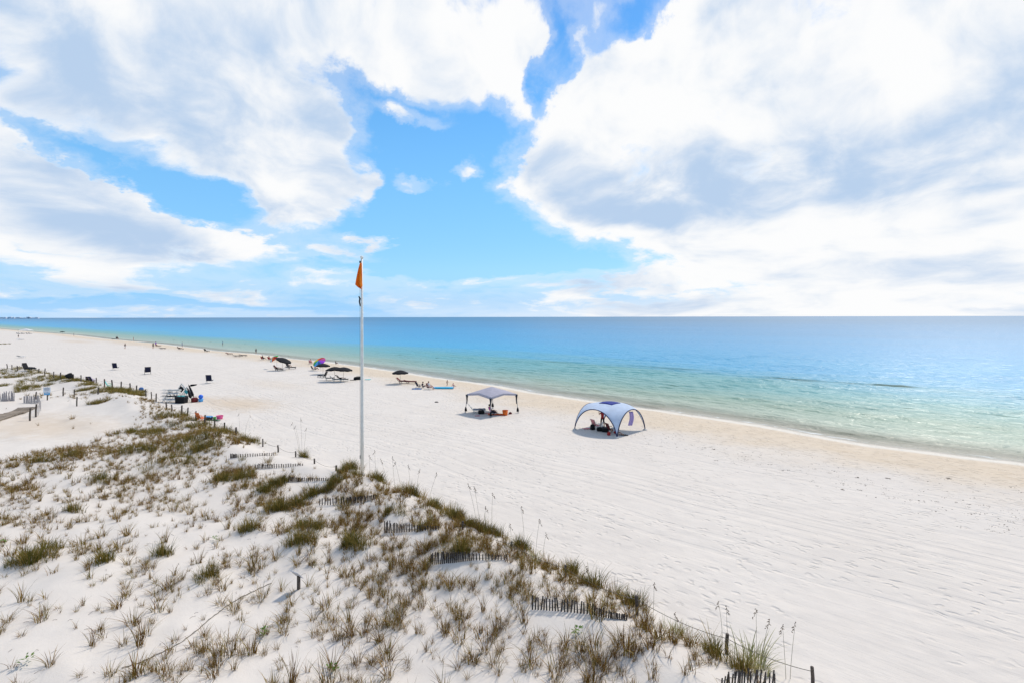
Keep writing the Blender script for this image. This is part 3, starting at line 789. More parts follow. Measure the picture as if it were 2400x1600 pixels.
def umbrella(name, label, loc, r=1.12, h=2.15, tilt=(0, 0), fabric=None, rainbow=None, group=None, drop=0.42):
    t = thing(name, label, 'umbrella', loc, 0, group)
    b = MB(); b.tube([(0, 0, -.2), (0, 0, h * .55)], .022, 6); b.build('pole', M_METAL if rainbow else M_WOODL, t)
    piv = Vector((0, 0, h * .55)); Rm = rotx(R(tilt[0])) @ roty(R(tilt[1]))
    def tr(p): return piv + Rm @ (Vector(p) - piv)
    b = MB(); b.tube([tr((0, 0, h * .55)), tr((0, 0, h + .10))], .02, 6); b.build('upper_pole', M_METAL if rainbow else M_WOODL, t)
    def surf(a, q):
        k8 = abs(((a / (math.pi / 4)) % 1.0) - .5) * 2                     # 1 at the ribs, 0 between them
        rr = r * q * (1 - .035 * (1 - k8) * q)
        return tr((rr * math.cos(a), rr * math.sin(a), h - drop * q ** 1.75 - (.045 * (1 - k8) * (-1 if q > .95 else .3) * q)))
    if rainbow:
        for g in range(8):
            def pan(u, v, g=g): return surf((g + u) * math.pi / 4, max(v, .02))
            b = MB(); b.sheet(pan, 4, 6, .006); b.build('panel', rainbow[g % len(rainbow)], t, True)
    else:
        def can(u, v): return surf(u * 2 * math.pi, max(v, .02))
        b = MB(); b.sheet(can, 32, 7, .008); b.build('canopy', fabric, t, True)
        def skirt(u, v):
            p = surf(u * 2 * math.pi, 1.0); return (p.x, p.y, p.z - .14 * v)
        b = MB(); b.sheet(skirt, 32, 1, .006); b.build('valance', fabric, t)
    for g in range(8):
        a = g * math.pi / 4
        b = MB(); b.tube([surf(a, .05) - Vector((0, 0, .03)), surf(a, .6) - Vector((0, 0, .03)), surf(a, .98) - Vector((0, 0, .02))], .010, 4); b.build('rib', M_METAL, t)
    return t

# ---------------------------------------------------------------- people
POSES = {}
def J(**kw): return {k_: Vector(v_) for k_, v_ in kw.items()}
POSES['stand'] = J(pel=(0, 0, .95), spi=(0, .01, 1.13), che=(0, .01, 1.33), nek=(0, .01, 1.48), hea=(0, -.02, 1.60), top=(0, -.01, 1.70),
    shl=(-.17, .01, 1.40), ell=(-.25, .03, 1.13), wrl=(-.27, -.05, .90), hal=(-.27, -.08, .82), shr=(.17, .01, 1.40), elr=(.25, .03, 1.13), wrr=(.27, -.05, .90), har=(.27, -.08, .82),
    hil=(-.09, 0, .90), knl=(-.11, -.02, .50), anl=(-.12, .03, .09), tol=(-.13, -.13, .035), hir=(.09, 0, .90), knr=(.11, -.02, .50), anr=(.12, .03, .09), tor=(.13, -.13, .035))
POSES['walk'] = J(pel=(0, 0, .93), spi=(0, -.01, 1.11), che=(0, -.03, 1.31), nek=(0, -.04, 1.46), hea=(0, -.08, 1.58), top=(0, -.07, 1.68),
    shl=(-.17, -.03, 1.38), ell=(-.23, .10, 1.13), wrl=(-.24, .07, .90), hal=(-.24, .04, .82), shr=(.17, -.03, 1.38), elr=(.23, -.10, 1.13), wrr=(.24, -.26, .96), har=(.23, -.32, .90),
    hil=(-.09, 0, .88), knl=(-.10, -.20, .52), anl=(-.10, -.22, .09), tol=(-.11, -.38, .045), hir=(.09, 0, .88), knr=(.10, .06, .49), anr=(.10, .34, .16), tor=(.11, .26, .035))
POSES['reach'] = J(pel=(0, 0, .95), spi=(0, .0, 1.13), che=(0, -.01, 1.33), nek=(0, -.02, 1.48), hea=(0, -.06, 1.60), top=(0, -.06, 1.70),
    shl=(-.17, 0, 1.40), ell=(-.31, -.03, 1.20), wrl=(-.22, -.14, 1.02), hal=(-.17, -.18, .97), shr=(.17, 0, 1.40), elr=(.30, -.04, 1.24), wrr=(.34, -.14, 1.45), har=(.34, -.17, 1.53),
    hil=(-.09, 0, .90), knl=(-.14, -.04, .50), anl=(-.17, .03, .09), tol=(-.19, -.13, .035), hir=(.09, 0, .90), knr=(.14, -.02, .50), anr=(.17, .05, .09), tor=(.19, -.11, .035))
POSES['sit'] = J(pel=(0, .05, .38), spi=(0, .10, .55), che=(0, .17, .75), nek=(0, .20, .90), hea=(0, .17, 1.02), top=(0, .18, 1.12),
    shl=(-.18, .18, .82), ell=(-.29, .10, .58), wrl=(-.27, -.14, .56), hal=(-.26, -.23, .54), shr=(.18, .18, .82), elr=(.29, .10, .58), wrr=(.27, -.14, .56), har=(.26, -.23, .54),
    hil=(-.09, .02, .36), knl=(-.12, -.40, .46), anl=(-.12, -.66, .12), tol=(-.13, -.82, .10), hir=(.09, .02, .36), knr=(.13, -.42, .48), anr=(.14, -.72, .14), tor=(.15, -.86, .12))
POSES['recline'] = J(pel=(0, .10, .54), spi=(0, .26, .60), che=(0, .43, .72), nek=(0, .55, .83), hea=(0, .62, .95), top=(0, .68, 1.03),
    shl=(-.18, .48, .77), ell=(-.27, .28, .60), wrl=(-.20, .06, .66), hal=(-.14, .0, .67), shr=(.18, .48, .77), elr=(.27, .28, .60), wrr=(.27, .02, .54), har=(.27, -.08, .53),
    hil=(-.09, .06, .53), knl=(-.11, -.36, .62), anl=(-.12, -.72, .50), tol=(-.13, -.80, .62), hir=(.09, .06, .53), knr=(.11, -.38, .55), anr=(.12, -.78, .50), tor=(.13, -.84, .61))
POSES['ground'] = J(pel=(0, 0, .12), spi=(0, .04, .30), che=(0, .04, .50), nek=(0, .02, .65), hea=(0, -.03, .77), top=(0, -.03, .87),
    shl=(-.18, .04, .58), ell=(-.26, .16, .34), wrl=(-.25, .26, .12), hal=(-.25, .29, .05), shr=(.18, .04, .58), elr=(.27, -.04, .36), wrr=(.20, -.26, .36), har=(.17, -.34, .38),
    hil=(-.09, -.02, .12), knl=(-.13, -.38, .40), anl=(-.13, -.56, .08), tol=(-.14, -.72, .04), hir=(.09, -.02, .12), knr=(.12, -.44, .22), anr=(.13, -.82, .08), tor=(.14, -.88, .17))
BONES = [('pel', 'spi', 'top'), ('spi', 'che', 'top'), ('che', 'nek', 'top'), ('nek', 'hea', 'skin'), ('hea', 'top', 'skin'),
         ('che', 'shl', 'top'), ('shl', 'ell', 'arm'), ('ell', 'wrl', 'skin'), ('wrl', 'hal', 'skin'), ('che', 'shr', 'top'), ('shr', 'elr', 'arm'), ('elr', 'wrr', 'skin'), ('wrr', 'har', 'skin'),
         ('pel', 'hil', 'bot'), ('hil', 'knl', 'thigh'), ('knl', 'anl', 'skin'), ('anl', 'tol', 'skin'), ('pel', 'hir', 'bot'), ('hir', 'knr', 'thigh'), ('knr', 'anr', 'skin'), ('anr', 'tor', 'skin')]
RAD = dict(pel=(.15, .11), spi=(.135, .10), che=(.155, .105), nek=(.055, .055), hea=(.085, .10), top=(.06, .07), shl=(.06, .06), ell=(.042, .042), wrl=(.028, .03), hal=(.038, .022),
           shr=(.06, .06), elr=(.042, .042), wrr=(.028, .03), har=(.038, .022), hil=(.095, .095), knl=(.062, .062), anl=(.042, .045), tol=(.042, .028), hir=(.095, .095), knr=(.062, .062), anr=(.042, .045), tor=(.042, .028))
BODY = {}
def body_mesh(pose):
    """one continuous skin for a pose, with a slot for skin, shirt and shorts chosen by the nearest bone"""
    if pose in BODY: return BODY[pose]
    P = POSES[pose]; names = list(P)
    me = bpy.data.meshes.new('body_' + pose)
    me.from_pydata([tuple(P[n]) for n in names], [(names.index(a), names.index(c)) for a, c, _ in BONES], [])
    o = bpy.data.objects.new('body_tmp', me); C.objects.link(o)
    sk = o.modifiers.new('Skin', 'SKIN'); sk.use_smooth_shade = True; sk.branch_smoothing = 0.6
    o.modifiers.new('Sub', 'SUBSURF').levels = 1
    for i, n in enumerate(names):
        dv = me.skin_vertices[0].data[i]; dv.radius = RAD[n]; dv.use_root = (n == 'pel')
    bpy.context.view_layer.update()
    ev = o.evaluated_get(bpy.context.evaluated_depsgraph_get())
    out = bpy.data.meshes.new_from_object(ev); out.name = 'body_' + pose
    bpy.data.objects.remove(o)
    vs = [tuple(v.co) for v in out.vertices]; fs = [tuple(p.vertices) for p in out.polygons]
    bb = MB(); bb.v = list(vs); bb.f = list(fs); mats_i = []
    for p in out.polygons:
        c = Vector(p.center); best = None
        for a, d, w in BONES:
            A, B = P[a], P[d]; ab = B - A
            t = max(0, min(1, (c - A).dot(ab) / max(ab.length_squared, 1e-9)))
            q = (c - A - ab * t).length / (0.6 * (RAD[a][0] * (1 - t) + RAD[d][0] * t) + .03)
            if best is None or q < best[0]: best = (q, w, t)
        w, t = best[1], best[2]
        i = 0
        if w == 'top': i = 1
        elif w == 'arm' and t < .55: i = 1
        elif w == 'bot': i = 2
        elif w == 'thigh' and t < .72: i = 2
        if i == 1 and c.z < P['pel'].z - .02 and pose not in ('recline',): i = 2
        mats_i.append(i)
    bb.m = mats_i
    # hands: five fingers each; nose
    for s_, wr, ha in ((-1, 'wrl', 'hal'), (1, 'wrr', 'har')):
        d = (P[ha] - P[wr]).normalized(); side = d.cross(Vector((0, 0, 1)) if abs(d.z) < .8 else Vector((0, 1, 0))).normalized()
        curl = side.cross(d) * .018
        for q in range(4):
            o0 = P[ha] + side * (.020 - .0135 * q) ; L = (.070, .078, .072, .056)[q]
            bb.tube([o0, o0 + d * L * .55 + curl * .3, o0 + d * L * .95 + curl * 1.2], [.010, .009, .007], 5)
        th = P[wr] + d * .035 + side * .026
        bb.tube([th, th + d * .03 + side * .02, th + d * .06 + side * .026], [.011, .010, .008], 5)
    hd = P['hea']; ftop = (P['top'] - P['hea']).normalized()
    fw = Vector((0, -1, 0)); fw = (fw - ftop * fw.dot(ftop)).normalized()
    bb.tube([hd + fw * .088 + ftop * .015, hd + fw * .112 - ftop * .012, hd + fw * .092 - ftop * .02], [.010, .014, .010], 5)
    bb.m += [0] * (len(bb.f) - len(bb.m))
    me2 = bpy.data.meshes.new('body_' + pose)
    me2.from_pydata([tuple(v) for v in bb.v], [], bb.f)
    for mm in (M_SKIN, M_RED, M_BLACK): me2.materials.append(mm)
    me2.polygons.foreach_set('material_index', bb.m); me2.polygons.foreach_set('use_smooth', [True] * len(me2.polygons)); me2.update()
    # hair cap
    hb = MB()
    Rr = fw.cross(ftop)
    def hp(u, v):
        a = u * 2 * math.pi; ph = v * (1.75 + .55 * math.cos(a - math.pi / 2) * 1.0)
        r_ = .118
        return hd + ftop * (.035 + r_ * math.cos(ph)) + (Rr * math.cos(a) * .094 - fw * math.sin(a) * .112) * math.sin(ph) - fw * .012
    hb.sheet(hp, 14, 7, .012)
    hm = hb.mesh('hair', M_HAIR, True)
    # eyes and mouth
    em = []
    for s_ in (-1, 1):
        eb = MB(); eb.ball(hd + fw * .090 + ftop * .022 + Rr * .034 * s_, .010, 6, 4); em.append(eb.mesh('eye', M_HAIR))
    eb = MB(); eb.tube([hd + fw * .088 - ftop * .045 - Rr * .022, hd + fw * .094 - ftop * .048, hd + fw * .088 - ftop * .045 + Rr * .022], .006, 4); em.append(eb.mesh('mouth', M_RED))
    BODY[pose] = (me2, hm, em)
    return BODY[pose]
def person(label, pose, loc, rz, top, bottom, skin=None, hair=None, scale=1.0, group=None):
    """a person facing -y before turning; body one mesh, hair and face features its children"""
    me, hm, em = body_mesh(pose)
    o = bpy.data.objects.new('person', me); C.objects.link(o)
    for i, mm in enumerate((skin or M_SKIN, top, bottom)):
        o.material_slots[i].link = 'OBJECT'; o.material_slots[i].material = mm
    h = bpy.data.objects.new('hair', hm); C.objects.link(h); h.parent = o
    h.material_slots[0].link = 'OBJECT'; h.material_slots[0].material = hair or M_HAIR
    for fm_, nm_ in zip(em, ('eye', 'eye', 'mouth')):
        f = bpy.data.objects.new(nm_, fm_); C.objects.link(f); f.parent = o
    o.location = loc; o.rotation_euler = (0, 0, rz); o.scale = (scale,) * 3
    return tag(o, label, 'person', group)

# ---------------------------------------------------------------- bags, coolers, floats
def bag(name, label, loc, rz, s, material, strap=None, cat='bag'):
    t = thing(name, label, cat, loc, rz)
    b = MB()
    prof = [(.80, 0), (1.0, .10), (1.0, .62), (.86, .92), (.55, 1.0)]
    vs = []; seg = 16
    for q, h in prof:
        for j in range(seg):
            a = 2 * math.pi * j / seg
            cxx = math.copysign(abs(math.cos(a)) ** .55, math.cos(a)); syy = math.copysign(abs(math.sin(a)) ** .55, math.sin(a))
            vs.append((cxx * s[0] / 2 * q, syy * s[1] / 2 * q, h * s[2]))
    fs = [(i * seg + j, i * seg + (j + 1) % seg, (i + 1) * seg + (j + 1) % seg, (i + 1) * seg + j) for i in range(len(prof) - 1) for j in range(seg)]
    fs.append(tuple(reversed(range(seg)))); fs.append(tuple((len(prof) - 1) * seg + j for j in range(seg)))
    b.add(vs, fs); b.build('body', material, t, True)
    for sy in (-.3, .3):
        b = MB(); b.tube([(-s[0] * .25, sy * s[1], s[2] * .85), (-s[0] * .18, sy * s[1], s[2] * 1.18), (s[0] * .18, sy * s[1], s[2] * 1.18), (s[0] * .25, sy * s[1], s[2] * .85)], .014, 5)
        b.build('handle', strap or material, t)
    return t
def cooler(name, label, loc, rz, s, body, lid, cat='cooler'):
    t = thing(name, label, cat, loc, rz)
    b = MB(); b.box((0, 0, s[2] * .40), (s[0] * .92, s[1] * .92, s[2] * .80), taper=1.06); b.build('body', body, t)
    b = MB(); b.box((0, 0, s[2] * .905), (s[0] * 1.03, s[1] * 1.03, s[2] * .18), taper=.93); b.build('lid', lid, t)
    b = MB(); b.tube([(-s[0] * .53, 0, s[2] * .6), (-s[0] * .53, 0, s[2] * 1.10), (s[0] * .53, 0, s[2] * 1.10), (s[0] * .53, 0, s[2] * .6)], .014, 5); b.build('handle', M_DARKM, t)
    return t
def tub(name, label, loc, rz, s, material, cat='tub'):
    """open tapered tub with a rolled rim"""
    t = thing(name, label, cat, loc, rz)
    b = MB(); r = s[0] / 2
    b.lathe([(r * .74, 0), (r * .95, s[1]), (r * .88, s[1] * .98), (r * .68, .04)], (0, 0, 0), 14); b.build('body', material, t, True)
    b = MB(); b.tube([(r * .95 * math.cos(a), r * .95 * math.sin(a), s[1]) for a in np.linspace(0, 2 * math.pi, 17)], .022, 5, cap=False); b.build('rim', material, t, True)
    return t
def cloth_on_ground(name, label, loc, rz, s, material, cat='towel'):
    """crumpled towel lying on the sand"""
    zc = {}
    def f(u, v):
        return ((u - .5) * s[0] * (1 + .05 * math.sin(v * 9)), (v - .5) * s[1], .045 + .035 * math.sin(u * 13 + 2 * v) * math.sin(v * 8 + u * 3))
    b = MB(); b.sheet(f, 14, 10, .02); o = b.build(name, material, None, True)
    o.location = loc; o.rotation_euler = (0, 0, rz)
    return tag(o, label, cat)
ORD = ['first', 'second', 'third', 'fourth', 'fifth', 'sixth', 'seventh', 'eighth', 'ninth', 'tenth', 'eleventh', 'twelfth', 'thirteenth', 'fourteenth', 'fifteenth', 'sixteenth', 'seventeenth', 'eighteenth']

# ---------------------------------------------------------------- under the grey canopy
SEA_P, SEA_C, SEA_L = R(139), R(-41), R(30)
p = G(1118, 966); lounger('lounger', 'white and grey reclined lounger under the left side of the grey canopy', p, R(12), M_WHITE, mat('grey_cushion', (.28, .29, .34), .9, .15, 10), 48, pad2=M_WHITEF)
p = G(1128, 969); bag('cool_bag', 'black cool bag on the sand under the grey canopy', p, R(10), (.66, .45, .40), M_BLACK)
p = G(1139, 973); beach_chair('beach_chair', 'navy low chair behind the front leg of the grey canopy', G(1157, 972), R(-60), M_NAVY, M_DARKM)
person('person in a magenta top seated behind the front leg of the grey canopy', 'sit', G(1151, 972), R(120), M_MAG, M_NAVY)
p = G(1143, 968); cloth_on_ground('towel', 'small pink towel left of the seated person under the grey canopy', p, .4, (.5, .35), M_PINKC)
p = G(1166, 971); cloth_on_ground('beach_mat', 'bright orange mat spread under the right half of the grey canopy', p, R(-4), (1.9, .75), M_ORANGEC, 'mat')
p = G(1184, 972); tub('wagon_tub', 'orange round tub standing on the mat under the grey canopy', p, 0, (.62, .50), M_ORANGE)
p = G(1196, 969); bag('beach_bag', 'small dark bag at the right end of the orange mat', p, R(5), (.35, .22, .16), M_DRED)
p = G(1119, 974); cloth_on_ground('cloth', 'dusky pink cloth on the sand in front of the black cool bag', p, .1, (.5, .3), M_PINKC)

# ---------------------------------------------------------------- under the pale blue shelter
person('person in a red top and black shorts standing under the pale blue shelter', 'reach', G(1412, 1003), R(160), M_RED, M_BLACK, M_SKIN2)
beach_chair('beach_chair', 'pale pink upright beach chair under the pale blue shelter', G(1398, 1003), R(-60), M_PINKC, M_WHITE)
bag('backpack', 'black rucksack left of the pale pink chair', G(1389, 1006), R(20), (.42, .32, .48), M_BLACK)
cloth_on_ground('towel', 'salmon pink towel at the left edge of the pale blue shelter', G(1376, 1004), R(8), (.75, .4), M_PINKC)
bag('beach_bag', 'black and white beach bag at the feet of the standing person', G(1406, 1009), R(-10), (.55, .42, .36), M_BLACK, M_WHITE)
cooler('cooler', 'black cooler in the middle under the pale blue shelter', G(1419, 1011), R(-15), (.62, .40, .42), M_BLACK, M_DARKM)
beach_chair('beach_chair', 'dark red beach chair under the pale blue shelter', G(1433, 1013), R(-70), M_DRED, M_DARKM)
person('person in white and red seated beside the front foot of the blue shelter', 'ground', G(1441, 1016), R(35), M_WHITEF, M_RED, hair=M_RED)
bag('tote_bag', 'small red bag in front of the dark red chair', G(1427, 1019), 0, (.30, .2, .26), M_RED)
cloth_on_ground('cloth', 'black crumpled cloth right of the front foot of the pale blue shelter', G(1461, 1019), R(-18), (.75, .28), M_BLACK, 'cloth')

# ---------------------------------------------------------------- umbrellas and loungers along the water
def umb_at(px, py_top, py_base, **kw):
    p = G(px, py_base)
    return p
DK = mat('dark_red_wood', (.07, .03, .025), .7, .2, 10)
umbrella('beach_umbrella', 'black beach umbrella standing alone left of the people on the blue mat', G(938, 899), 1.22, 2.1, (0, 0), M_BLACK)
lounger('lounger', 'dark lounger with raised back under the lone black umbrella', G(943, 897), R(-14), DK, M_DRED, 38)
lounger('lounger', 'dark lounger just right of the lone black umbrella', G(962, 898), R(-4), DK, M_DRED, 12)
umbrella('beach_umbrella', 'black umbrella, left one of the overlapping pair', G(784, 893), 1.35, 2.3, (0, -4), M_BLACK)
umbrella('beach_umbrella', 'black umbrella, right one of the overlapping pair', G(805, 893), 1.35, 2.25, (0, 4), M_BLACK)
lounger('lounger', 'white framed lounger with black pads at the left of the umbrella pair', G(770, 890), R(15), M_WHITE, M_BLACK, 52)
lounger('lounger', 'white framed lounger between the poles of the umbrella pair', G(787, 893), R(20), M_WHITE, M_BLACK, 50)
lounger('lounger', 'white framed lounger under the right umbrella of the pair', G(803, 893), R(10), M_WHITE, M_BLACK, 55)
person('person in black reclining under the right umbrella of the pair', 'recline', G(800, 893) + Vector((-.15, -.05, 0)), R(100), M_BLACK, M_BLACK)
lounger('lounger', 'black lounger with steep back left of the umbrella pair', G(757, 884), R(160), M_DARKM, M_BLACK, 60)
bag('duffel_bag', 'black duffel bag on the sand left of the flagpole', G(840, 889), R(20), (1.5, .6, .5), M_BLACK)
cloth_on_ground('towel', 'black towel lying beside the black duffel bag', G(828, 890), R(8), (1.0, .5), M_BLACK)
cloth_on_ground('towel', 'turquoise towel on the sand just right of the flagpole', G(862, 889), 0, (.9, .8), M_TEAL)
umbrella('beach_umbrella', 'black umbrella just behind and left of the overlapping pair', G(757, 876), 1.22, 1.9, (0, 2), M_BLACK)
umbrella('beach_umbrella', 'rainbow striped umbrella tilted to the left near the water', G(752, 868), 1.25, 2.2, (38, -14), rainbow=[M_MAG, M_RED, M_ORANGEC, M_YELLOW, M_GREEN, M_LBLUE, M_BLUE, M_PURPLE])
person('person in red sitting on the sand left of the rainbow umbrella', 'ground', G(739, 866), SEA_P, M_RED, M_BLACK)
beach_chair('beach_chair', 'black low chair beside the person in red near the rainbow umbrella', G(735, 867), SEA_C, M_BLACK)
person('dark haired person with pink top at the water behind the rainbow umbrella', 'sit', G(728, 853), R(40), M_PINKC, M_BLACK)
beach_chair('beach_chair', 'pink chair at the water behind the rainbow umbrella', G(728, 853), R(-140), M_PINKC)
person('dark swimmer at the water edge right of the rainbow umbrella', 'ground', G(787, 853), SEA_P, M_BLACK, M_BLACK, scale=.9)
# black umbrella with the striped one behind
umbrella('beach_umbrella', 'large black umbrella tilted to the right beside a green and orange one', G(662, 867), 1.45, 2.35, (4, 22), M_BLACK)
umbrella('beach_umbrella', 'green and orange striped umbrella behind the tilted black one', G(649, 863), 1.0, 2.6, (34, -30), rainbow=[M_GREEN, M_WHITEF, M_ORANGEC, M_RED, M_GREEN, M_WHITEF, M_ORANGEC, M_RED])
lounger('lounger', 'dark lounger under the tilted black umbrella', G(652, 868), R(-8), M_DARKM, M_BLACK, 50)
person('person in red reclining under the tilted black umbrella', 'recline', G(652, 868) + Vector((-.2, .03, 0)), R(82), M_RED, M_BLACK)
lounger('lounger', 'low dark lounger right of the tilted black umbrella', G(682, 864), R(12), M_DARKM, M_BLACK, 8)
person('dark haired person sitting behind the tilted black umbrella', 'sit', G(676, 861), SEA_P, M_BLACK, M_BLACK)
beach_chair('beach_chair', 'black low chair behind the tilted black umbrella', G(676, 861), SEA_C, M_BLACK)
# red chairs
beach_chair('beach_chair', 'red low chair, left one of the pair near the water', G(616, 843), R(-30), M_RED)
person('person in black sitting in the left red chair near the water', 'sit', G(617, 843), R(150), M_BLACK, M_BLACK)
beach_chair('beach_chair', 'red low chair, right one of the pair near the water', G(632, 844), R(-30), M_RED)
person('person in red sitting in the right red chair near the water', 'sit', G(632, 844), R(150), M_RED, M_RED)
# people with the blue mat
beach_chair('beach_chair', 'navy low chair left of the person near the blue raft', G(982, 908), R(-50), M_NAVY, M_DARKM)
person('dark haired person sitting on the sand beside the navy chair', 'ground', G(991, 908), R(130), M_NAVY, M_NAVY)
cloth_on_ground('towel', 'blue towel on the sand in front of the navy chair', G(977, 911), R(5), (1.3, .7), M_BLUE)
beach_chair('beach_chair', 'dark brown low chair left of the blue raft', G(1007, 912), R(-120), M_DRED, M_WHITE)
person('person in a pale top in the dark brown chair left of the blue raft', 'sit', G(1007, 912), R(60), M_WHITEF, M_PINKC)
# inflatable raft
rp = G(1040, 910)
rt = thing('inflatable_raft', 'long cyan inflatable raft lying on the sand near the water', 'raft', rp, R(2))
b = MB()
for i in range(5):
    b.tube([(-1.35, -.36 + .18 * i, .12), (-1.2, -.36 + .18 * i, .13), (1.2, -.36 + .18 * i, .13), (1.35, -.36 + .18 * i, .12)], [.05, .105, .105, .05], 8)
b.build('tubes', M_CYAN, rt, True)
b = MB(); b.tube([(-1.38, -.30, .16), (-1.42, 0, .18), (-1.38, .30, .16)], [.08, .13, .08], 8); b.build('pillow', M_LBLUE, rt, True)
b = MB(); b.tube([(1.3, -.4, .14), (1.42, 0, .14), (1.3, .4, .14)], .06, 6); b.build('end_tube', M_BLUE, rt, True)
person('small child in dark swimwear standing behind the cyan raft', 'walk', G(1048, 904), R(60), M_SKIN2, M_BLACK, M_SKIN2, scale=.55)
person('child crouched on the sand at the right end of the cyan raft', 'ground', G(1062, 905), R(60), M_PINKC, M_BLUE, scale=.6)
b = MB(); b.ball((0, 0, .02), (.24, .16, .10), 8, 5); b.v = [(x + .03 * math.sin(y * 40), y, z) for x, y, z in b.v]; st_ = b.build('stone', M_PICKET, None, True); st_.location = G(1023, 942)
tag(st_, 'dark lump of driftwood alone on the white sand below the raft', 'driftwood')

# ---------------------------------------------------------------- lone navy chairs on the open sand
beach_chair('beach_chair', 'navy beach chair seen from behind, leftmost of three alone on the sand', G(272, 866), R(6), M_NAVY, M_WHITE, 1.5, 14)
beach_chair('beach_chair', 'navy beach chair turned aside, middle of three alone on the sand', G(346, 876), R(38), M_NAVY, M_DARKM, 1.5, 20)
beach_chair('beach_chair', 'navy beach chair seen from behind, rightmost of three alone on the sand', G(492, 897), R(8), M_NAVY, M_WHITE, 1.45, 14)
lounger('lounger', 'lounger with black back pad and white frame alone near the left edge', G(50, 838), R(2), M_WHITE, M_WHITEF, 14, pad2=M_BLACK)

# ---------------------------------------------------------------- far people and chairs
person('person in black standing alone on the far sand', 'walk', G(293, 817), R(80), M_BLACK, M_BLACK, scale=1.05)
person('person in black standing at the left edge below the far white canopy', 'stand', G(43, 792), R(20), M_BLACK, M_BLACK)
person('person in dark clothes standing left of the far dark loungers', 'stand', G(359, 817), R(60), M_BLACK, M_NAVY, scale=1.12)
person('person in purple standing beside the person in dark clothes on the far beach', 'stand', G(365, 812), R(200), M_PURPLE, M_BLACK)
lounger('lounger', 'black lounger right of the two standing people on the far beach', G(381, 818), R(4), M_DARKM, M_BLACK, 12)
lounger('lounger', 'dark lounger at the feet of the person in purple', G(371, 812), R(-8), M_DARKM, M_DRED, 30)
lounger('lounger', 'dark red lounger below the person in blue by the water', G(423, 819), R(0), M_DARKM, M_DRED, 25)
person('person lying on the dark red lounger by the water', 'recline', G(421, 819) + Vector((-.1, 0, 0)), R(90), M_BLACK, M_BLACK)
person('person in blue standing at the water behind the dark red lounger', 'stand', G(427, 813), SEA_P, M_BLUE, M_BLUE)
lounger('lounger', 'black lounger alone by the water, back to the left', G(484, 824), R(-20), M_DARKM, M_BLACK, 42)
person('person wading in the sea above the far loungers', 'stand', G(522, 810), SEA_P, M_BLUE, M_NAVY)
lounger('lounger', 'brown lounger by the water left of the two flat ones', G(537, 831), R(-10), M_WOOD, M_DRED, 20)
lounger('lounger', 'flat dark lounger by the water, left one of two', G(555, 836), R(0), M_WOOD, M_PICKET, 6)
lounger('lounger', 'flat dark lounger by the water, right one of two', G(570, 835), R(0), M_WOOD, M_BLACK, 14)
person('person in dark swimwear walking in the shallow water', 'walk', G(600, 829), R(40), M_NAVY, M_BLACK)
person('person in red at the far water edge', 'stand', G(313, 799), SEA_P, M_RED, M_PINKC)
person('person in black sitting at the far water edge', 'sit', G(275, 796), R(60), M_BLACK, M_BLACK, scale=1.5)
beach_chair('beach_chair', 'black low chair at the far water edge', G(275, 796), R(-120), M_BLACK, None, 1.5)
lounger('lounger', 'black lounger beside the person sitting at the far water edge', G(266, 796), R(0), M_DARKM, M_BLACK, 6)
umbrella('beach_umbrella', 'small dark umbrella far along the water edge', G(146, 784), 1.3, 1.9, (0, 0), M_BLACK)
person('person in grey standing in the far shallow water', 'stand', G(173, 788), SEA_P, M_NAVY, M_BLUE)
# far white canopy
wp = G(61, 781)
wc = thing('pop_up_canopy', 'white peaked canopy far down the beach at the left', 'canopy', wp, R(20)); wc.scale = (1.5, 1.5, 1.25)
def wc_pt(u, v):
    x, y = (u - .5) * 2, (v - .5) * 2; e = max(abs(x), abs(y))
    return (x * 1.9, y * 1.9, 1.45 + 1.05 * (1 - e) ** .9)
b = MB(); b.sheet(wc_pt, 10, 10, .02); b.build('canopy_roof', M_WHITEF, wc)
for sx, sy in ((-1, -1), (1, -1), (1, 1), (-1, 1)):
    b = MB(); b.tube([(sx * 1.85, sy * 1.85, -.1), (sx * 1.85, sy * 1.85, 1.45)], .04, 5); b.build('leg', M_WHITE, wc)
for i, dxp in enumerate((42, 47, 54, 64, 71)):
    lounger('lounger', ORD[i] + ' dark lounger from the left in the row before the far white canopy', G(dxp, 783), R(rng.uniform(-20, 20)), M_DARKM, M_BLACK, rng.uniform(15, 45), 'loungers before the far white canopy')
for i, dxp in enumerate((46, 52)):
    lounger('lounger', ('left', 'right')[i] + ' one of two pale loungers on open sand below the far canopy', G(dxp, 797), R(10), M_WHITE, M_SIGNG, 18, 'pale loungers below the far canopy')

# ---------------------------------------------------------------- chairs behind the left dune
lounger('lounger', 'black lounger with raised back behind the grass, rear one of two', G(66, 866), R(-14), M_DARKM, M_BLACK, 56).scale = (1.25,) * 3
lounger('lounger', 'black lounger with raised back behind the grass, front one of two', G(68, 868), R(-10), M_DARKM, M_BLACK, 44).scale = (1.25,) * 3
umbrella('beach_umbrella', 'folded low black umbrella behind the grassy dune', G(163, 890), .55, 1.15, (0, 30), M_BLACK, drop=.6)
beach_chair('beach_chair', 'dark chair with lilac trim behind the dune grass, left one', G(209, 895), R(20), M_BLACK, M_LILAC, 1.1)
beach_chair('beach_chair', 'dark chair with lilac trim behind the dune grass, right one', G(218, 896), R(-15), M_NAVY, M_LILAC, 1.1)
beach_chair('beach_chair', 'turquoise low chair behind the post line of the dune', G(256, 906), R(-60), M_TEAL, M_GREEN, 1.0)
bag('beach_bag', 'blue and grey bag on the sand beside the grassy end of the dune', G(331, 914), R(10), (.55, .35, .40), M_BLUE)

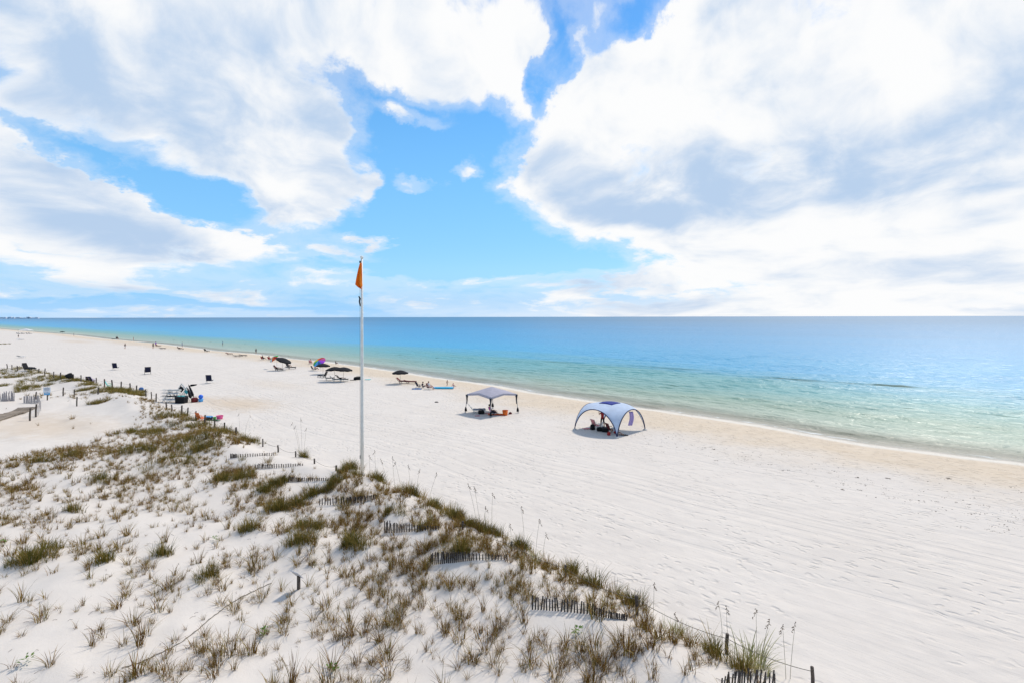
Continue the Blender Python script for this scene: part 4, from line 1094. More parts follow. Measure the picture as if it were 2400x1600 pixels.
# ---------------------------------------------------------------- heap of rental gear
hp_ = G(408, 944)
def near_heap(dx, dy): return Vector((hp_.x + dx, hp_.y + dy, Z(hp_.x + dx, hp_.y + dy)))
cooler('storage_box', 'large black storage box in front of the heap of folded loungers', near_heap(.75, .2), R(-4), (1.15, .75, .82), M_BLACK, M_DARKM, 'box')
stk = mat('grey_pad', (.42, .42, .40), .9, .15, 8)
for i in range(4):
    l_ = lounger('folded_lounger', ['bottom', 'second', 'third', 'topmost'][i] + ' white framed lounger of the stack left of the black box', near_heap(-.7, .55 + .05 * i) + Vector((0, 0, .02 + .36 * i)), R(4 + 5 * (i % 2)), M_WHITE, [M_WHITEF, M_BLACK, M_WHITEF, stk][i], 2)
def easel(name, label, loc, rz, w, h, pad, pad_s):
    """folded chair frame standing open like an A, with its pad hanging in it"""
    t = thing(name, label, 'chair', loc, rz)
    for s_ in (-1, 1):
        b = MB(); b.tube([(s_ * w / 2, -.25, 0), (0, 0, h), ], .05, 5); b.build('front_leg', M_WHITE, t)
        b = MB(); b.tube([(s_ * w / 2, .35, 0), (0, .03, h)], .045, 5); b.build('rear_leg', M_SIGNG, t)
    b = MB(); b.tube([(-w * .30, -.15, h * .4), (w * .30, -.15, h * .4)], .025, 5); b.build('cross_bar', M_WOODL, t)
    b = MB(); b.box((0, -.07, h * .66), pad_s, rot=rotx(R(-12)) @ roty(R(35))); b.build('pad', pad, t)
    return t
easel('chair_frame', 'white A shaped chair frame at the back of the gear heap with black pad', near_heap(-.4, 2.0), 0, 2.3, 2.1, M_BLACK, (.55, .06, .55))
easel('chair_frame', 'grey A shaped chair frame at the left of the gear heap', near_heap(-1.25, 1.2), R(15), 1.5, 1.5, stk, (.3, .05, .3))
easel('chair_frame', 'white A shaped chair frame at the right of the gear heap', near_heap(.6, 1.4), R(-8), 1.9, 1.75, M_TEAL, (.5, .06, .35))
def furled(name, label, a, b_, r):
    d = (b_ - a); q = d.to_track_quat('Z', 'Y')
    t = thing(name, label, 'umbrella', a); t.rotation_mode = 'QUATERNION'; t.rotation_quaternion = q
    L = d.length
    b = MB(); b.tube([(0, 0, 0), (0, 0, L)], .02, 5); b.build('pole', M_WOODL, t)
    b = MB(); b.lathe([(.03, L * .25), (r, L * .35), (r * .95, L * .55), (r * .5, L * .9), (.02, L * .98)], (0, 0, 0), 9); b.build('furled_canopy', M_BLACK, t, True)
    return t
h0 = hp_ + Vector((0, 0, 0))
furled('furled_umbrella', 'furled black umbrella leaning on the right of the gear heap, lower one', near_heap(1.75, .6) + Vector((0, 0, .1)), near_heap(.75, 1.3) + Vector((0, 0, 1.65)), .17)
furled('furled_umbrella', 'furled black umbrella leaning on the right of the gear heap, upper one', near_heap(1.65, 1.3) + Vector((0, 0, .1)), near_heap(.5, 1.9) + Vector((0, 0, 2.0)), .15)
furled('furled_umbrella', 'furled black umbrella lying across the top of the gear heap', near_heap(.2, 2.2) + Vector((0, 0, 1.75)), near_heap(1.5, 2.0) + Vector((0, 0, 1.95)), .13)
bag('cushion_bag', 'dark red cushion bag at the right foot of the gear heap', near_heap(1.85, .9), R(60), (.7, .45, .55), M_DRED)
b = MB(); b.ball((0, 0, .26), .26, 14, 10); bl = b.build('beach_ball', M_BLUEP, None, True); bl.location = near_heap(2.35, 1.3) + Vector((0, 0, .35))
tag(bl, 'blue beach ball at the right end of the gear heap', 'ball')
b = MB(); b.lathe([(.22, 0), (.30, .35), (.27, .36), (.05, .34)], (0, 0, 0), 12); bk_ = b.build('bucket', M_LBLUE, None, True); bk_.location = near_heap(2.35, 1.3)
tag(bk_, 'light blue bucket under the blue beach ball', 'bucket')
cloth_on_ground('cushion', 'turquoise cushion on top of the black storage box', near_heap(.75, .2) + Vector((0, 0, .80)), R(5), (.8, .5), M_TEAL, 'cushion')
pl = MB(); pl.box((0, 0, .06), (2.1, .22, .05)); pl.box((-.7, 0, .02), (.1, .3, .05)); pl.box((.7, 0, .02), (.1, .3, .05)); plo = pl.build('plank', M_WOODL, None); plo.location = near_heap(-1.6, 3.0); plo.rotation_euler = (0, 0, R(6))
tag(plo, 'tan plank lying on the sand behind the left of the gear heap', 'plank')
# toys
beach_chair('beach_chair', 'small orange chair at the left of the row of beach toys', G(472, 985), R(-25), M_ORANGE, M_ORANGE, .95)
cooler('cooler', 'light blue and navy cooler among the beach toys', G(489, 983), R(-6), (.62, .42, .36), M_NAVY, M_LBLUE)
tub('toy_tub', 'bright pink tub at the right of the row of beach toys', G(515, 981), 0, (.66, .34), M_PINK)
tub('bucket', 'small green bucket between the blue cooler and the pink tub', G(503, 983), 0, (.30, .26), M_GREEN, 'bucket')
cloth_on_ground('cloth', 'dark green cloth in front of the beach toys', G(500, 985), R(4), (1.2, .3), mat('dark_green_cloth', (.03, .10, .04), .9), 'cloth')

# ---------------------------------------------------------------- signs
sp_ = G(700, 1380)
sg = thing('dune_sign', 'small pale square sign on a short dark post in the dune', 'sign', sp_, R(-18))
b = MB(); b.box((0, 0, .15), (.085, .085, .70)); b.build('post', M_WOOD, sg)
Rm = rotx(R(-48)) @ roty(R(8))
b = MB(); b.box((-.04, -.05, .56), (.36, .42, .02), rot=Rm); bd = b.build('board', M_SIGNG, sg)
b = MB(); b.lathe([(.022, -.012), (.022, .012)], Vector((-.04, -.05, .56)) + Rm @ Vector((.05, .10, .012)), 8, rot=Rm); b.build('bolt', M_INK, bd)
sp2 = G(111, 937)
s2 = thing('beach_sign', 'white and blue notice board on a post before the left dune', 'sign', sp2, R(8))
b = MB(); b.box((0, 0, .75), (.09, .09, 1.70)); b.build('post', M_WOOD, s2)
b = MB(); b.box((0, -.065, 1.28), (.80, .03, .62)); b1 = b.build('notice_board', M_SIGN, s2)
for i, (zz, w) in enumerate(((1.50, .5), (1.42, .62), (1.34, .56), (1.26, .6), (1.16, .4))):
    b = MB(); b.box((0, -.083, zz), (w, .006, .028)); b.build('print_line', M_INK, b1)
b = MB(); b.box((0, -.065, .80), (.62, .03, .30)); b2 = b.build('blue_plate', M_SIGNB, s2)
b = MB(); b.box((0, -.083, .82), (.40, .006, .07)); b.build('print_line', M_SIGN, b2)

# ---------------------------------------------------------------- post and rope lines round the dune
def post_mesh(h, r, lean=0.0):
    b = MB(); b.tube([(0, 0, -.35), (0, 0, h * .5), (lean * h, 0, h - .02), (lean * h, 0, h)], [r, r * .97, r * .95, r * .8], 8)
    return b
def rope_fence(name, label, posts, r, droop=0.14):
    """posts: (px, y of top, y of foot). each post a part, one rope part through them all"""
    pts = []
    first = G(posts[0][0], posts[0][2])
    t = thing(name, label, 'fence', first)
    for (px, yt, yb) in posts:
        g = G(px, yb); h = max(.35, min(1.25, (yb - yt) / FPX * g.y))
        ln = rng.uniform(-.07, .07)
        o = post_mesh(h, r * rng.uniform(.85, 1.1), ln).build('post', M_WOOD, t); o.location = g - first; o.rotation_euler = (0, 0, rng.uniform(0, 6))
        pts.append(g + Vector((0, -r * 1.2, h * .82)) - first)
    b = MB(); path = []
    for a, c in zip(pts, pts[1:]):
        n = 8
        for i in range(n):
            q = i / n; path.append(a.lerp(c, q) - Vector((0, 0, droop * 4 * q * (1 - q) * min(1.5, (c - a).length / 3))))
    path.append(pts[-1])
    b.tube(path, .006 + r * .05, 5); b.build('rope', M_ROPE, t)
    return t
rope_fence('post_and_rope_fence', 'post and rope line along the near seaward edge of the dune', [(1905, 1560, 1612), (1703, 1484, 1532), (1493, 1393, 1440), (1325, 1323, 1352), (1199, 1268, 1290), (1084, 1220, 1240)], .052)
rope_fence('post_and_rope_fence', 'line of short posts beside the bare sand left of the flagpole', [(788, 1094, 1103), (737, 1074, 1086), (693, 1056, 1070), (652, 1042, 1059), (616, 1027, 1046)], .055)
rope_fence('post_and_rope_fence', 'post line behind the grassy dune below the gear heap', [(553, 1000, 1018), (526, 989, 1006), (503, 981, 1000), (480, 971, 994), (459, 962, 983), (440, 954, 974), (426, 949, 972), (403, 947, 963), (390, 941, 958), (366, 921, 940), (355, 917, 934), (342, 911, 929)], .07)
rope_fence('post_and_rope_fence', 'post line along the beach side of the far left dune', [(320, 902, 916), (305, 897, 912), (284, 893, 911), (263, 889, 909), (245, 887, 906), (226, 884, 897), (190, 878, 893), (172, 876, 890), (142, 872, 888), (126, 870, 884), (105, 858, 880), (91, 863, 873), (41, 856, 868), (28, 854, 866), (17, 852, 864)], .08)
rope_fence('post_and_rope_fence', 'inner post line on the near side of the far left dune', [(230, 907, 923), (180, 929, 951), (174, 911, 929), (148, 907, 927), (84, 917, 935)], .075)

# ---------------------------------------------------------------- slatted sand fences, half buried
PICKET_MESH = []
for i in range(4):
    b = MB(); b.box((0, 0, .0), (.042, .012, 1.0), taper=.92 - .03 * i); PICKET_MESH.append(b.mesh('picket', M_PICKET))
M_PICKL = mat('pale_picket', (.40, .36, .35), .9, .2, 9, .3)
PICKET_PALE = [m_.copy() for m_ in PICKET_MESH]
for m_ in PICKET_PALE: m_.materials[0] = M_PICKL
FENCE_PTS = []
def sand_fence(label, stations, n, pale=False, lean=0.0, wide=1.0):
    """stations: (px, y of top, y of foot); pickets follow them, sinking into the sand"""
    st = np.array(stations, float); t_ = np.linspace(0, 1, n); k_ = np.linspace(0, 1, len(st))
    first = G(st[0, 0], st[0, 2]); f = thing('sand_fence', label, 'fence', first)
    d0 = G(st[-1, 0], st[-1, 2]) - first; ang = math.atan2(d0.y, d0.x)
    tops = []; mids = []
    for i, q in enumerate(t_):
        px, yt, yb = (np.interp(q, k_, st[:, c]) for c in range(3))
        g = G(px, yb); h = max(.12, (yb - yt) / FPX * g.y * rng.uniform(.92, 1.18)); FENCE_PTS.append((g.x, g.y))
        L = h + .25
        o = bpy.data.objects.new('picket', (PICKET_PALE if pale else PICKET_MESH)[i % 4]); C.objects.link(o); o.parent = f
        o.scale = (wide, 1.3, L); ln = lean + rng.gauss(0, .06)
        o.rotation_euler = (rng.gauss(0, .05), ln, ang + rng.gauss(0, .12))
        o.location = g - first + Vector((math.sin(ln) * (h - L / 2), 0, h - L / 2))
        tops.append(g - first + Vector((math.sin(ln) * h * .8, 0, h * .78))); mids.append(g - first + Vector((0, 0, h * .30)))
    for w_ in (tops, mids):
        b = MB(); b.tube(w_, .006, 4); b.build('wire', M_WIRE, f)
    return f
sand_fence('lowest sand fence of dark slats at the bottom edge among grass', [(1690, 1588, 1622), (1740, 1572, 1618), (1815, 1578, 1622)], 22, lean=.12)
sand_fence('dark slatted sand fence nearest the tall post, sloping down to the right', [(1248, 1399, 1427), (1310, 1402, 1431), (1380, 1414, 1438), (1430, 1432, 1448), (1468, 1440, 1452)], 38, lean=.03, wide=1.15)
sand_fence('dark slatted sand fence below the densest clumps, level and straight', [(1010, 1295, 1322), (1060, 1294, 1318), (1110, 1296, 1312), (1189, 1300, 1311)], 34, lean=.02, wide=1.1)
sand_fence('dark slatted sand fence half hidden by grass right of the flagpole foot', [(902, 1222, 1249), (950, 1228, 1246), (1028, 1232, 1240)], 26, wide=1.1)
sand_fence('dark slatted sand fence in the grass below the flagpole', [(749, 1167, 1183), (815, 1165, 1181), (850, 1162, 1176), (884, 1158, 1167)], 32, wide=1.2)
sand_fence('row of short slats on bare sand, nearest of three left of the flagpole', [(677, 1115, 1128), (710, 1119, 1127), (768, 1119, 1126)], 24, lean=.1, wide=1.2)
sand_fence('row of short slats on bare sand, middle of three left of the flagpole', [(600, 1087, 1099), (640, 1087, 1096), (709, 1085, 1090)], 26, lean=-.04, wide=1.2)
sand_fence('row of short slats on bare sand, farthest of three left of the flagpole', [(540, 1063, 1073), (556, 1063, 1071), (600, 1062, 1068), (642, 1059, 1067)], 24, wide=1.2)
sand_fence('pale slat fence panel at the left edge beside the walkway', [(2, 920, 940), (33, 918, 939)], 14, pale=True, wide=2.2)
sand_fence('pale slat fence panel ending the walkway, level part', [(56, 927, 943), (91, 928, 944)], 14, pale=True, wide=2.2)
sand_fence('pale slat fence panel ending the walkway, part coming forward', [(92, 930, 950), (96, 940, 962), (86, 947, 976)], 12, pale=True, wide=2.0)
# walkway of planks at the left edge
w0, w1 = G(-40, 992), G(66, 955)
wk = thing('boardwalk', 'tan plank walkway ending on the sand at the left edge', 'boardwalk', w0)
dirw = (w1 - w0); dirw.z = 0; Lw = dirw.length; aw = math.atan2(dirw.y, dirw.x)
npl = int(Lw / .30)
b = MB(); b.box((0, 0, 0), (.26, 1.7, .05)); plm = b.mesh('plank', M_WOODL)
for i in range(npl):
    q = (i + .5) / npl; pp = w0.lerp(w1, q); pp.z = Z(pp.x, pp.y) + .10
    o = bpy.data.objects.new('plank', plm); C.objects.link(o); o.parent = wk; o.location = pp - w0; o.rotation_euler = (rng.gauss(0, .02), rng.gauss(0, .03), aw + rng.gauss(0, .02))
for px, yt, yb in ((70, 955, 985), (84, 946, 976)):
    g = G(px, yb); o = post_mesh((yb - yt) / FPX * g.y, .085, .05).build('post', M_WOOD, wk); o.location = g - w0

# rope lying on the sand of the dune, lower left
rl = [(285, 1566), (330, 1552), (385, 1526), (430, 1502), (470, 1470), (500, 1444), (525, 1424), (560, 1402), (605, 1380), (640, 1364)]
b = MB(); pts = []
gs = [G(*q) for q in rl]
for a, c in zip(gs, gs[1:]):
    for i in range(8):
        q = a.lerp(c, i / 8); pts.append(Vector((q.x, q.y, Z(q.x, q.y) + .02 + .012 * math.sin(i * math.pi / 2))))
b.tube(pts, .012, 5); ro = b.build('rope', M_ROPE, None); tag(ro, 'old rope lying across the dune sand at lower left', 'rope')

# ---------------------------------------------------------------- far coast with towers on the horizon
for i in range(13):
    a = math.atan((6 + i * 6.6 + rng.uniform(-2, 2) - 1200) / FPX); dist = 7800
    hh = rng.choice([14, 20, 26, 16, 22]); ww = rng.uniform(30, 60)
    t = thing('tower_block', ORD[i] + ' pale tower from the left on the far coast', 'building', (math.tan(a) * dist, dist, SEA_Z - 1), 0, 'towers on the far coast')
    b = MB(); b.box((0, 0, hh / 2), (ww, 25, hh)); b.build('wall', M_CONC, t)
    b = MB(); b.box((0, 0, hh + 1.5), (ww * .4, 12, 3)); b.build('roof', M_CONC, t)
    for k_ in range(3):
        b = MB(); b.box((0, -12.6, hh * (.25 + .25 * k_)), (ww * .85, .6, hh * .07)); b.build('window', M_GLASS, t)

# ---------------------------------------------------------------- dune grass
def grass_mat(name, stops):
    m = bpy.data.materials.new(name); m.use_nodes = True
    k = NT(m.node_tree); b = m.node_tree.nodes['Principled BSDF']
    g = k.new('ShaderNodeNewGeometry'); oi = k.new('ShaderNodeObjectInfo')
    tcn = k.noise(g.outputs['Position'], 0.35, 2.0, 0.5)
    r_ = k.m('ADD', k.m('MULTIPLY', g.outputs['Random Per Island'], 0.66), k.m('MULTIPLY', tcn, 0.34))
    c = k.ramp(r_, stops)
    k.l.new(c, b.inputs['Base Color']); b.inputs['Roughness'].default_value = 0.75; b.inputs['Specular IOR Level'].default_value = 0.15
    tr = k.new('ShaderNodeBsdfTranslucent'); k.l.new(c, tr.inputs[0])
    ms = k.new('ShaderNodeMixShader'); ms.inputs[0].default_value = 0.25
    k.l.new(b.outputs[0], ms.inputs[1]); k.l.new(tr.outputs[0], ms.inputs[2])
    k.l.new(ms.outputs[0], m.node_tree.nodes['Material Output'].inputs['Surface'])
    return m
G_SPARSE = grass_mat('tuft_grass', [(.10, (.048, .022, .008)), (.28, (.15, .062, .018)), (.42, (.115, .115, .013)), (.56, (.27, .14, .034)), (.72, (.42, .27, .085)), (.92, (.13, .175, .02))])
G_DENSE = grass_mat('clump_grass', [(.10, (.034, .032, .008)), (.30, (.085, .088, .014)), (.50, (.145, .135, .022)), (.66, (.27, .18, .042)), (.86, (.42, .29, .085))])
G_PALE = grass_mat('pale_grass', [(.15, (.22, .23, .08)), (.5, (.38, .36, .17)), (.85, (.50, .46, .26))])
G_STEM = mat('dry_stem', (.20, .16, .09), .9, .25, 20)
G_SEED = mat('seed_head', (.15, .105, .06), .9, .3, 40)

def tuft_arrays(seed, n, h, spread, lean, width):
    """blades of one tuft: vertex array and face list (each blade its own island)"""
    r = random.Random(seed); V = []; F = []
    for _ in range(n):
        a = r.uniform(0, 2 * math.pi); rad = spread * math.sqrt(r.random()) * .45
        bx, by = rad * math.cos(a), rad * math.sin(a)
        da = a + r.gauss(0, .7); hh = h * r.uniform(.45, 1.1); ln = lean * r.uniform(.15, 1.25)
        w = width * r.uniform(.7, 1.3); side = (-math.sin(da + r.gauss(0, .5)), math.cos(da + r.gauss(0, .5)))
        base = len(V); K = 4
        for i in range(K):
            q = i / K
            out = ln * hh * (q ** 1.7) ; zz = hh * (q - .18 * ln * q * q) - .03 * (i == 0)
            cx_, cy_ = bx + out * math.cos(da), by + out * math.sin(da); ww = w * (1 - .72 * q)
            V.append((cx_ - side[0] * ww, cy_ - side[1] * ww, zz)); V.append((cx_ + side[0] * ww, cy_ + side[1] * ww, zz))
        out = ln * hh; V.append((bx + out * math.cos(da), by + out * math.sin(da), hh * (1 - .18 * ln)))
        for i in range(K - 1): F.append((base + 2 * i, base + 2 * i + 1, base + 2 * i + 3, base + 2 * i + 2))
        F.append((base + 2 * K - 2, base + 2 * K - 1, base + 2 * K))
    return np.array(V, np.float32), F
def tuft_mesh(name, arr, material):
    me = bpy.data.meshes.new(name); me.from_pydata([tuple(v) for v in arr[0]], [], arr[1]); me.materials.append(material); me.update(); return me
SP = [tuft_arrays(100 + i, n, h, s_, l_ * 1.2, .0085) for i, (n, h, s_, l_) in enumerate([(22, .48, .22, .7), (30, .55, .28, .8), (14, .42, .16, .6), (38, .50, .36, .9), (12, .36, .22, 1.0), (26, .62, .22, .55), (18, .34, .30, 1.1), (48, .56, .42, .85)])]
DN = [tuft_arrays(200 + i, n, h, s_, l_, .0095) for i, (n, h, s_, l_) in enumerate([(24, .55, .46, .7), (30, .62, .55, .85), (20, .50, .45, .6), (32, .58, .6, 1.0)])]
SP_MESH = [tuft_mesh('grass_tuft', a, G_SPARSE) for a in SP]

def merge(name, items, templates, material):
    """one mesh out of many placed tufts: items = (x, y, z, template, scale, rz, wide)"""
    vs = []; lens = []; idx = []; off = 0
    for (x, y, z, ti, sc, rz, wd) in items:
        V, F = templates[ti]; c, s_ = math.cos(rz), math.sin(rz)
        W = np.empty_like(V)
        W[:, 0] = (V[:, 0] * c - V[:, 1] * s_) * sc * wd + x; W[:, 1] = (V[:, 0] * s_ + V[:, 1] * c) * sc * wd + y; W[:, 2] = V[:, 2] * sc + z
        vs.append(W)
        for f in F: lens.append(len(f)); idx.extend([j + off for j in f])
        off += len(V)
    co = np.concatenate(vs)
    me = bpy.data.meshes.new(name); me.vertices.add(len(co)); me.vertices.foreach_set('co', co.ravel())
    me.loops.add(len(idx)); me.loops.foreach_set('vertex_index', np.array(idx, np.int32))
    ls = np.concatenate([[0], np.cumsum(lens)[:-1]]).astype(np.int32)
    me.polygons.add(len(lens)); me.polygons.foreach_set('loop_start', ls)
    me.update(); me.validate(); me.materials.append(material)
    o = bpy.data.objects.new(name, me); C.objects.link(o)
    return o
def to_px(x, y, z):
    return 1200 + FPX * x / y, HORIZON - FPX * (z - CAM_H) / y

fpt = np.array(FENCE_PTS)
def hides_fence(x, y):
    dx = x[:, None] - fpt[None, :, 0] * (y[:, None] / fpt[None, :, 1]); dy = fpt[None, :, 1] - y[:, None]
    return ((np.abs(dx) < .12) & (dy > -.08) & (dy < .9)).any(axis=1)
# dense clumps, each an object, told apart by the stretch of dune and their order in it
def stretch(px, py):
    if px < 600 and py < 1100: return 'the grassy hump below the gear heap'
    if px < 480: return 'the open sand of the lower left dune'
    if px < 760 : return 'the slope below the short slat rows'
    if px < 900: return 'the slope at the flagpole foot'
    if px < 1240: return 'the crest above the level slatted fence'
    return 'the crest along the nearest posts'
clump_label = {}
for reg in sorted({stretch(q[0], q[1]) for q in CLUMPS}):
    ids = sorted([i for i, q in enumerate(CLUMPS) if stretch(q[0], q[1]) == reg], key=lambda i: CLUMPS[i][0])
    for n_, i in enumerate(ids): clump_label[i] = 'olive grass clump, ' + ORD[n_] + ' from the left on ' + reg
# dense clumps
for ci, ((cx_, cy_, r_, n_), (px, py, sp_px, _)) in enumerate(zip(clump_xy, CLUMPS)):
    items = []; lobes = [(cx_ + rng.gauss(0, r_ * .55), cy_ + rng.gauss(0, r_ * .45)) for _ in range(max(2, n_ // 8))]
    for i in range(int(n_ * 1.7)):
        lx, ly = lobes[rng.randrange(len(lobes))]
        x, y = lx + rng.gauss(0, r_ * .50), ly + rng.gauss(0, r_ * .42)
        far_out = math.hypot(x - lx, y - ly) / r_
        items.append((x, y, Z(x, y) - .02, rng.randrange(4), max(.35, rng.uniform(.75, 1.45) * (1 - .5 * min(far_out, 1))), rng.uniform(0, 6.28), .95))
    hid = hides_fence(np.array([q[0] for q in items]), np.array([q[1] for q in items]))
    items = [q for q, h_ in zip(items, hid) if not h_ or rng.random() < .12] or items[:3]
    o = merge('grass_clump', items, DN, G_DENSE)
    if ci == 29: tag(o, 'lone bushy clump of orange brown grass near the left edge', 'grass')
    elif ci == 13: tag(o, 'dark green clump standing alone on bare sand left of the flagpole', 'grass')
    else: tag(o, clump_label[ci], 'grass', 'dense grass clumps on the near dune')
far_rank = {i: n_ for n_, i in enumerate(sorted(range(len(FAR_CLUMPS)), key=lambda i: FAR_CLUMPS[i][0]))}
for fi, ((cx_, cy_, r_, n_), (px, py, s_, _)) in enumerate(zip(far_xy, FAR_CLUMPS)):
    items = []
    for i in range(int(n_ * 2.4)):
        a = rng.uniform(0, 6.28); q = 1.15 * r_ * math.sqrt(rng.random())
        x, y = cx_ + q * math.cos(a) , cy_ + q * 1.3 * math.sin(a)
        items.append((x, y, Z(x, y) - .02, rng.randrange(4), rng.uniform(.7, 1.15), rng.uniform(0, 6.28), 1.3))
    o = merge('grass_clump', items, DN, G_DENSE)
    tag(o, ORD[far_rank[fi]] + ' olive grass patch from the left on the far left dune', 'grass', 'grass patches on the far left dune')
# pale loose grass at the seaward edge
for j, (px, py, n_, sc) in enumerate([(1770, 1562, 5, 1.5), (1452, 1400, 3, .9), (1012, 1180, 3, .8), (1250, 1310, 3, .9), (1575, 1480, 4, .8)]):
    g = G(px, py)
    items = [(g.x + rng.gauss(0, .16), g.y + rng.gauss(0, .16), g.z - .02, rng.randrange(4), sc * rng.uniform(.8, 1.15), rng.uniform(0, 6), 1.1) for _ in range(n_)]
    o = merge('grass_clump', items, DN, G_PALE)
    tag(o, ['large pale green grass clump right of the nearest post', 'thin pale grass clump behind the slatted fence by the tall post', 'pale grass clump on the crest right of the flagpole', 'pale grass clump right of the level slatted fence', 'low pale grass clump between the two nearest posts'][j], 'grass')

# scattered tufts over the near dune
cand = []
STRIP = poly([(520, 1110), (700, 1105), (900, 1170), (1100, 1240), (1330, 1350), (1520, 1440), (1830, 1610), (1300, 1640), (1000, 1560), (850, 1400), (700, 1330), (560, 1220)])
UPPER = poly([(-20, 1100), (250, 1020), (300, 965), (600, 1000), (640, 1120), (560, 1200), (300, 1180), (-20, 1220)])
xs = nrg.uniform(-62, 14, 100000); ys = nrg.uniform(10.5, 66, 100000)          # about 24 candidates per square metre
zz, ss, dd, uu, vv = terrain(xs, ys, True)
pxs, pys = to_px(xs, ys, zz)
ok = (dd > 0.15) & (pxs > -260) & (pxs < 2050) & (pys < 1760)
dens = np.where(inside(STRIP, xs, ys), 23.0, np.where(inside(UPPER, xs, ys), 9.5, 6.0))
patch = fbm(xs / 2.4 + 31, ys / 2.4 + 4, 3)
dens = dens * np.clip((patch - .30) * 3.0, 0.30, 1.35)
dens = dens * np.where(inside(PATH, xs, ys), 0.02, 1.0) * np.where(inside(BARE, xs, ys), 0.12, 1.0)
dens = dens * np.where((ys > 44) & (pxs < 330), .25, 1.0)
# keep the view of the slatted fences: no tall grass close in front of them
ids_ = np.nonzero(ok)[0]
ok[ids_[hides_fence(xs[ids_], ys[ids_]) & (nrg.random(len(ids_)) < .9)]] = False
ok &= nrg.random(100000) < dens / 23.7
for x, y, z in zip(xs[ok], ys[ok], zz[ok]): cand.append((float(x), float(y), float(z)))
rng.shuffle(cand)
def size_seen(c):
    px, py = to_px(*c)
    return (-1 if not (0 <= px <= 2400 and py <= 1610) else 1.0 / c[1])
cand.sort(key=size_seen, reverse=True)
near_t, rest = cand[:300], cand[300:]
for (x, y, z) in near_t:
    ti = rng.randrange(8); o = bpy.data.objects.new('grass_tuft', SP_MESH[ti]); C.objects.link(o)
    sc = rng.choice((rng.uniform(.4, .75), rng.uniform(.5, .95), rng.uniform(.8, 1.25))); o.location = (x, y, z - .01); o.scale = (sc, sc, sc * rng.uniform(.85, 1.15)); o.rotation_euler = (rng.gauss(0, .06), rng.gauss(0, .06), rng.uniform(0, 6.28))
    tag(o, 'small brown and green grass tuft rooted in the foreground dune sand', 'grass', 'grass tufts on the foreground dune')
o = merge('dune_grass', [(x, y, z - .01, rng.randrange(8), rng.choice((rng.uniform(.35, .7), rng.uniform(.5, 1.1))), rng.uniform(0, 6.28), 1.05) for x, y, z in rest], SP, G_SPARSE)
tag(o, 'sparse dune grass beyond the foreground', 'grass', kind='stuff')

# leafy green weeds
WV = []; WF = []
r0 = random.Random(4)
for i in range(22):
    a = r0.uniform(0, 6.28); q = r0.uniform(.02, .20); h = r0.uniform(.05, .24); w = r0.uniform(.03, .055)
    c = Vector((q * math.cos(a), q * math.sin(a), h)); d = Vector((math.cos(a), math.sin(a), .4)).normalized(); s_ = Vector((-math.sin(a), math.cos(a), 0))
    b0 = len(WV); WV += [tuple(c - d * w), tuple(c + s_ * w * .6), tuple(c + d * w * 1.3), tuple(c - s_ * w * .6)]; WF.append((b0, b0 + 1, b0 + 2, b0 + 3))
G_WEED = grass_mat('weed_leaf', [(.2, (.05, .12, .02)), (.8, (.16, .26, .05))])
wm = bpy.data.meshes.new('weed'); wm.from_pydata(WV, [], WF); wm.materials.append(G_WEED)
for i, (px, py, lab) in enumerate([(505, 1268, 'small bright green weed in the dune left of the small sign'), (1352, 1488, 'bright green weed below the sloping slatted fence'), (620, 1490, 'small green weed at the lower end of the old rope'), (14, 1275, 'flat green weed at the left edge'), (60, 1555, 'green weed at the lower left corner'), (780, 1575, 'dark green weed at the bottom edge')]):
    o = bpy.data.objects.new('weed', wm); C.objects.link(o); o.location = G(px, py); o.rotation_euler = (0, 0, i * 1.3); tag(o, lab, 'weed')

# sea oats: tall bare stems with drooping seed heads
def sea_oat(px, py_base, ptx, pty, label, head=.26):
    g = G(px, py_base)
    H = (py_base - pty) / FPX * g.y; dx = (ptx - px) / FPX * g.y
    t = thing('sea_oat', label, 'sea oat', g, 0, 'sea oat stalks along the dune crest')
    bow = rng.uniform(-.12, .12); yb = rng.uniform(-.1, .1)
    P_ = [Vector((dx * (q ** 1.6) + bow * math.sin(q * math.pi) * .5, yb * q, H * q)) for q in np.linspace(0, 1, 8)]
    b = MB(); b.tube(P_, [.0065, .006, .0055, .005, .005, .0045, .004, .0035], 5); b.build('stem', G_STEM, t)
    b = MB()
    tip = P_[-1]; dr = 1 if rng.random() < .5 else -1
    for i in range(11):
        q = i / 10; c = tip + Vector((dr * .10 * q * q, 0, head * (.35 - q)))
        a = rng.uniform(0, 6.28); o_ = Vector((math.cos(a), math.sin(a), -.55)) * .035 * (1.4 - abs(q - .5))
        b.tube([c, c + o_ * .5, c + o_ * 1.5], [.005, .013, .002], 4)
    b.build('seed_head', G_SEED, t)
OATS = [(703, 1062, 691, 1000), (708, 1062, 705, 982), (712, 1064, 718, 1004), (700, 1064, 684, 992), (562, 1010, 560, 970), (575, 1014, 585, 974), (868, 1120, 866, 1068), (884, 1125, 878, 1058),
        (905, 1135, 893, 1078), (925, 1140, 919, 1072), (940, 1150, 927, 1084), (965, 1160, 957, 1092), (978, 1165, 985, 1100), (1006, 1180, 1024, 1110), (1118, 1240, 1098, 1134), (1124, 1242, 1112, 1142),
        (1155, 1258, 1155, 1158), (1136, 1255, 1139, 1190), (1229, 1300, 1222, 1192), (1198, 1275, 1195, 1232), (1255, 1320, 1264, 1218), (1275, 1320, 1280, 1252), (1530, 1450, 1534, 1372), (1692, 1520, 1686, 1416), (1707, 1522, 1702, 1424),
        (1842, 1590, 1835, 1470), (1852, 1590, 1862, 1462), (1786, 1560, 1800, 1452), (1772, 1545, 1770, 1430), (1590, 1500, 1582, 1440), (1380, 1380, 1376, 1330)]
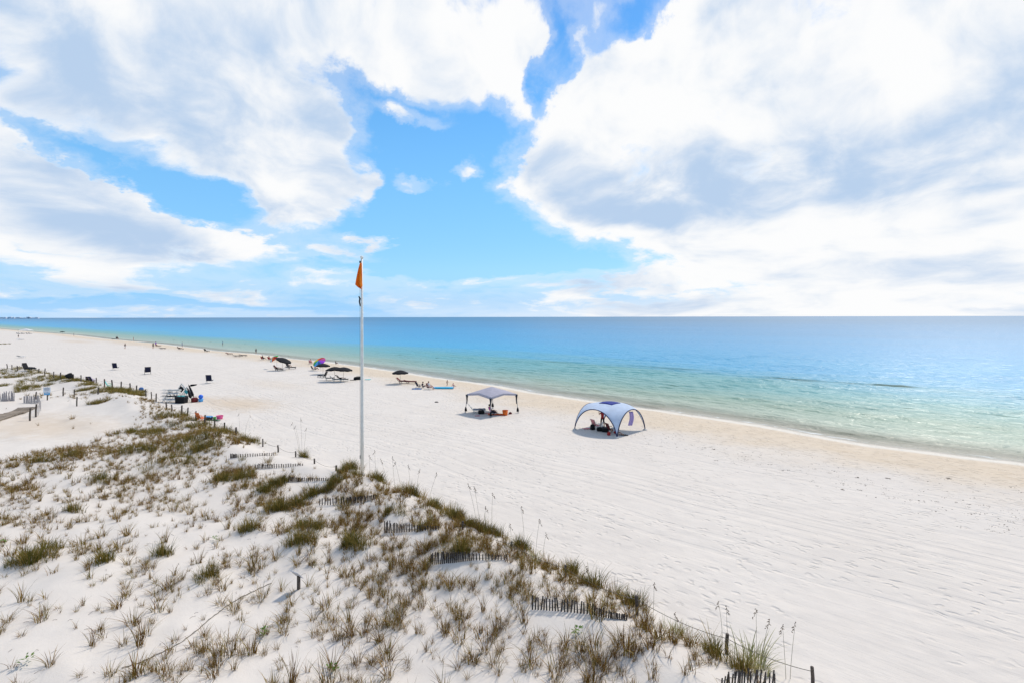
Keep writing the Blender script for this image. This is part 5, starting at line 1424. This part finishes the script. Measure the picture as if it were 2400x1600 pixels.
def oat_place(px):
    if px < 620: return 'behind the grassy hump'
    if px < 760: return 'in the lone dark clump left of the flagpole'
    if px < 1050: return 'on the crest just right of the flagpole'
    if px < 1300: return 'on the crest above the level slatted fence'
    return 'along the nearest posts'
for reg in sorted({oat_place(q[0]) for q in OATS}):
    for n_, q in enumerate(sorted([q for q in OATS if oat_place(q[0]) == reg], key=lambda q: q[2])):
        sea_oat(*q, ORD[n_] + ' sea oat stalk from the left ' + reg)

# litter: dead stems and bits of root on the dune sand
b = MB()
for i in range(420):
    x, y = rng.uniform(-16, 7), rng.uniform(13, 30)
    _, s_, d_, _, _ = terrain(np.array([x]), np.array([y]), True)
    if d_[0] < .3: continue
    a = rng.uniform(0, 6.28); L = rng.uniform(.05, .22); z = Z(x, y)
    x2, y2 = x + L * math.cos(a), y + L * math.sin(a)
    b.tube([(x, y, z + .005), ((x + x2) / 2 + rng.gauss(0, .02), (y + y2) / 2, Z((x + x2) / 2, (y + y2) / 2) + .03), (x2, y2, Z(x2, y2) + .008)], .0045, 3)
o = b.build('dune_litter', mat('dead_stem', (.10, .065, .05), .95, .3, 6)); tag(o, 'dead stems and bits of root strewn over the dune sand', 'litter', kind='stuff')
# wrack: dark bits washed up in a line on the beach
b = MB()
for i in range(420):
    q = rng.random() ** 1.0; px = 1500 + 900 * q; py = 1010 + 215 * q + rng.gauss(0, 9 + 10 * q)
    if rng.random() < .35: px, py = rng.uniform(1250, 2400), 0; py = 960 + (px - 1250) * .175 + rng.gauss(0, 20)
    if py > 1250: continue
    x, y = flat(px, py, 0.0); z = Z(x, y)
    if z < -.75: continue
    s_ = rng.uniform(.006, .022) * (2.2 if rng.random() < .06 else 1)
    if rng.random() < .5:
        for _ in range(3): b.ball((x + rng.gauss(0, .12), y + rng.gauss(0, .10), z + s_ * .1), (s_ * rng.uniform(.8, 2.8), s_ * .8, s_ * .4), 5, 3)
    b.ball((x, y, z + s_ * .1), (s_ * rng.uniform(1.2, 3.2), s_, s_ * .5), 5, 3)
o = b.build('beach_wrack', mat('wrack', (.12, .09, .06), .95, .3, 20)); tag(o, 'dark bits of seaweed washed up along the beach', 'seaweed', kind='stuff')
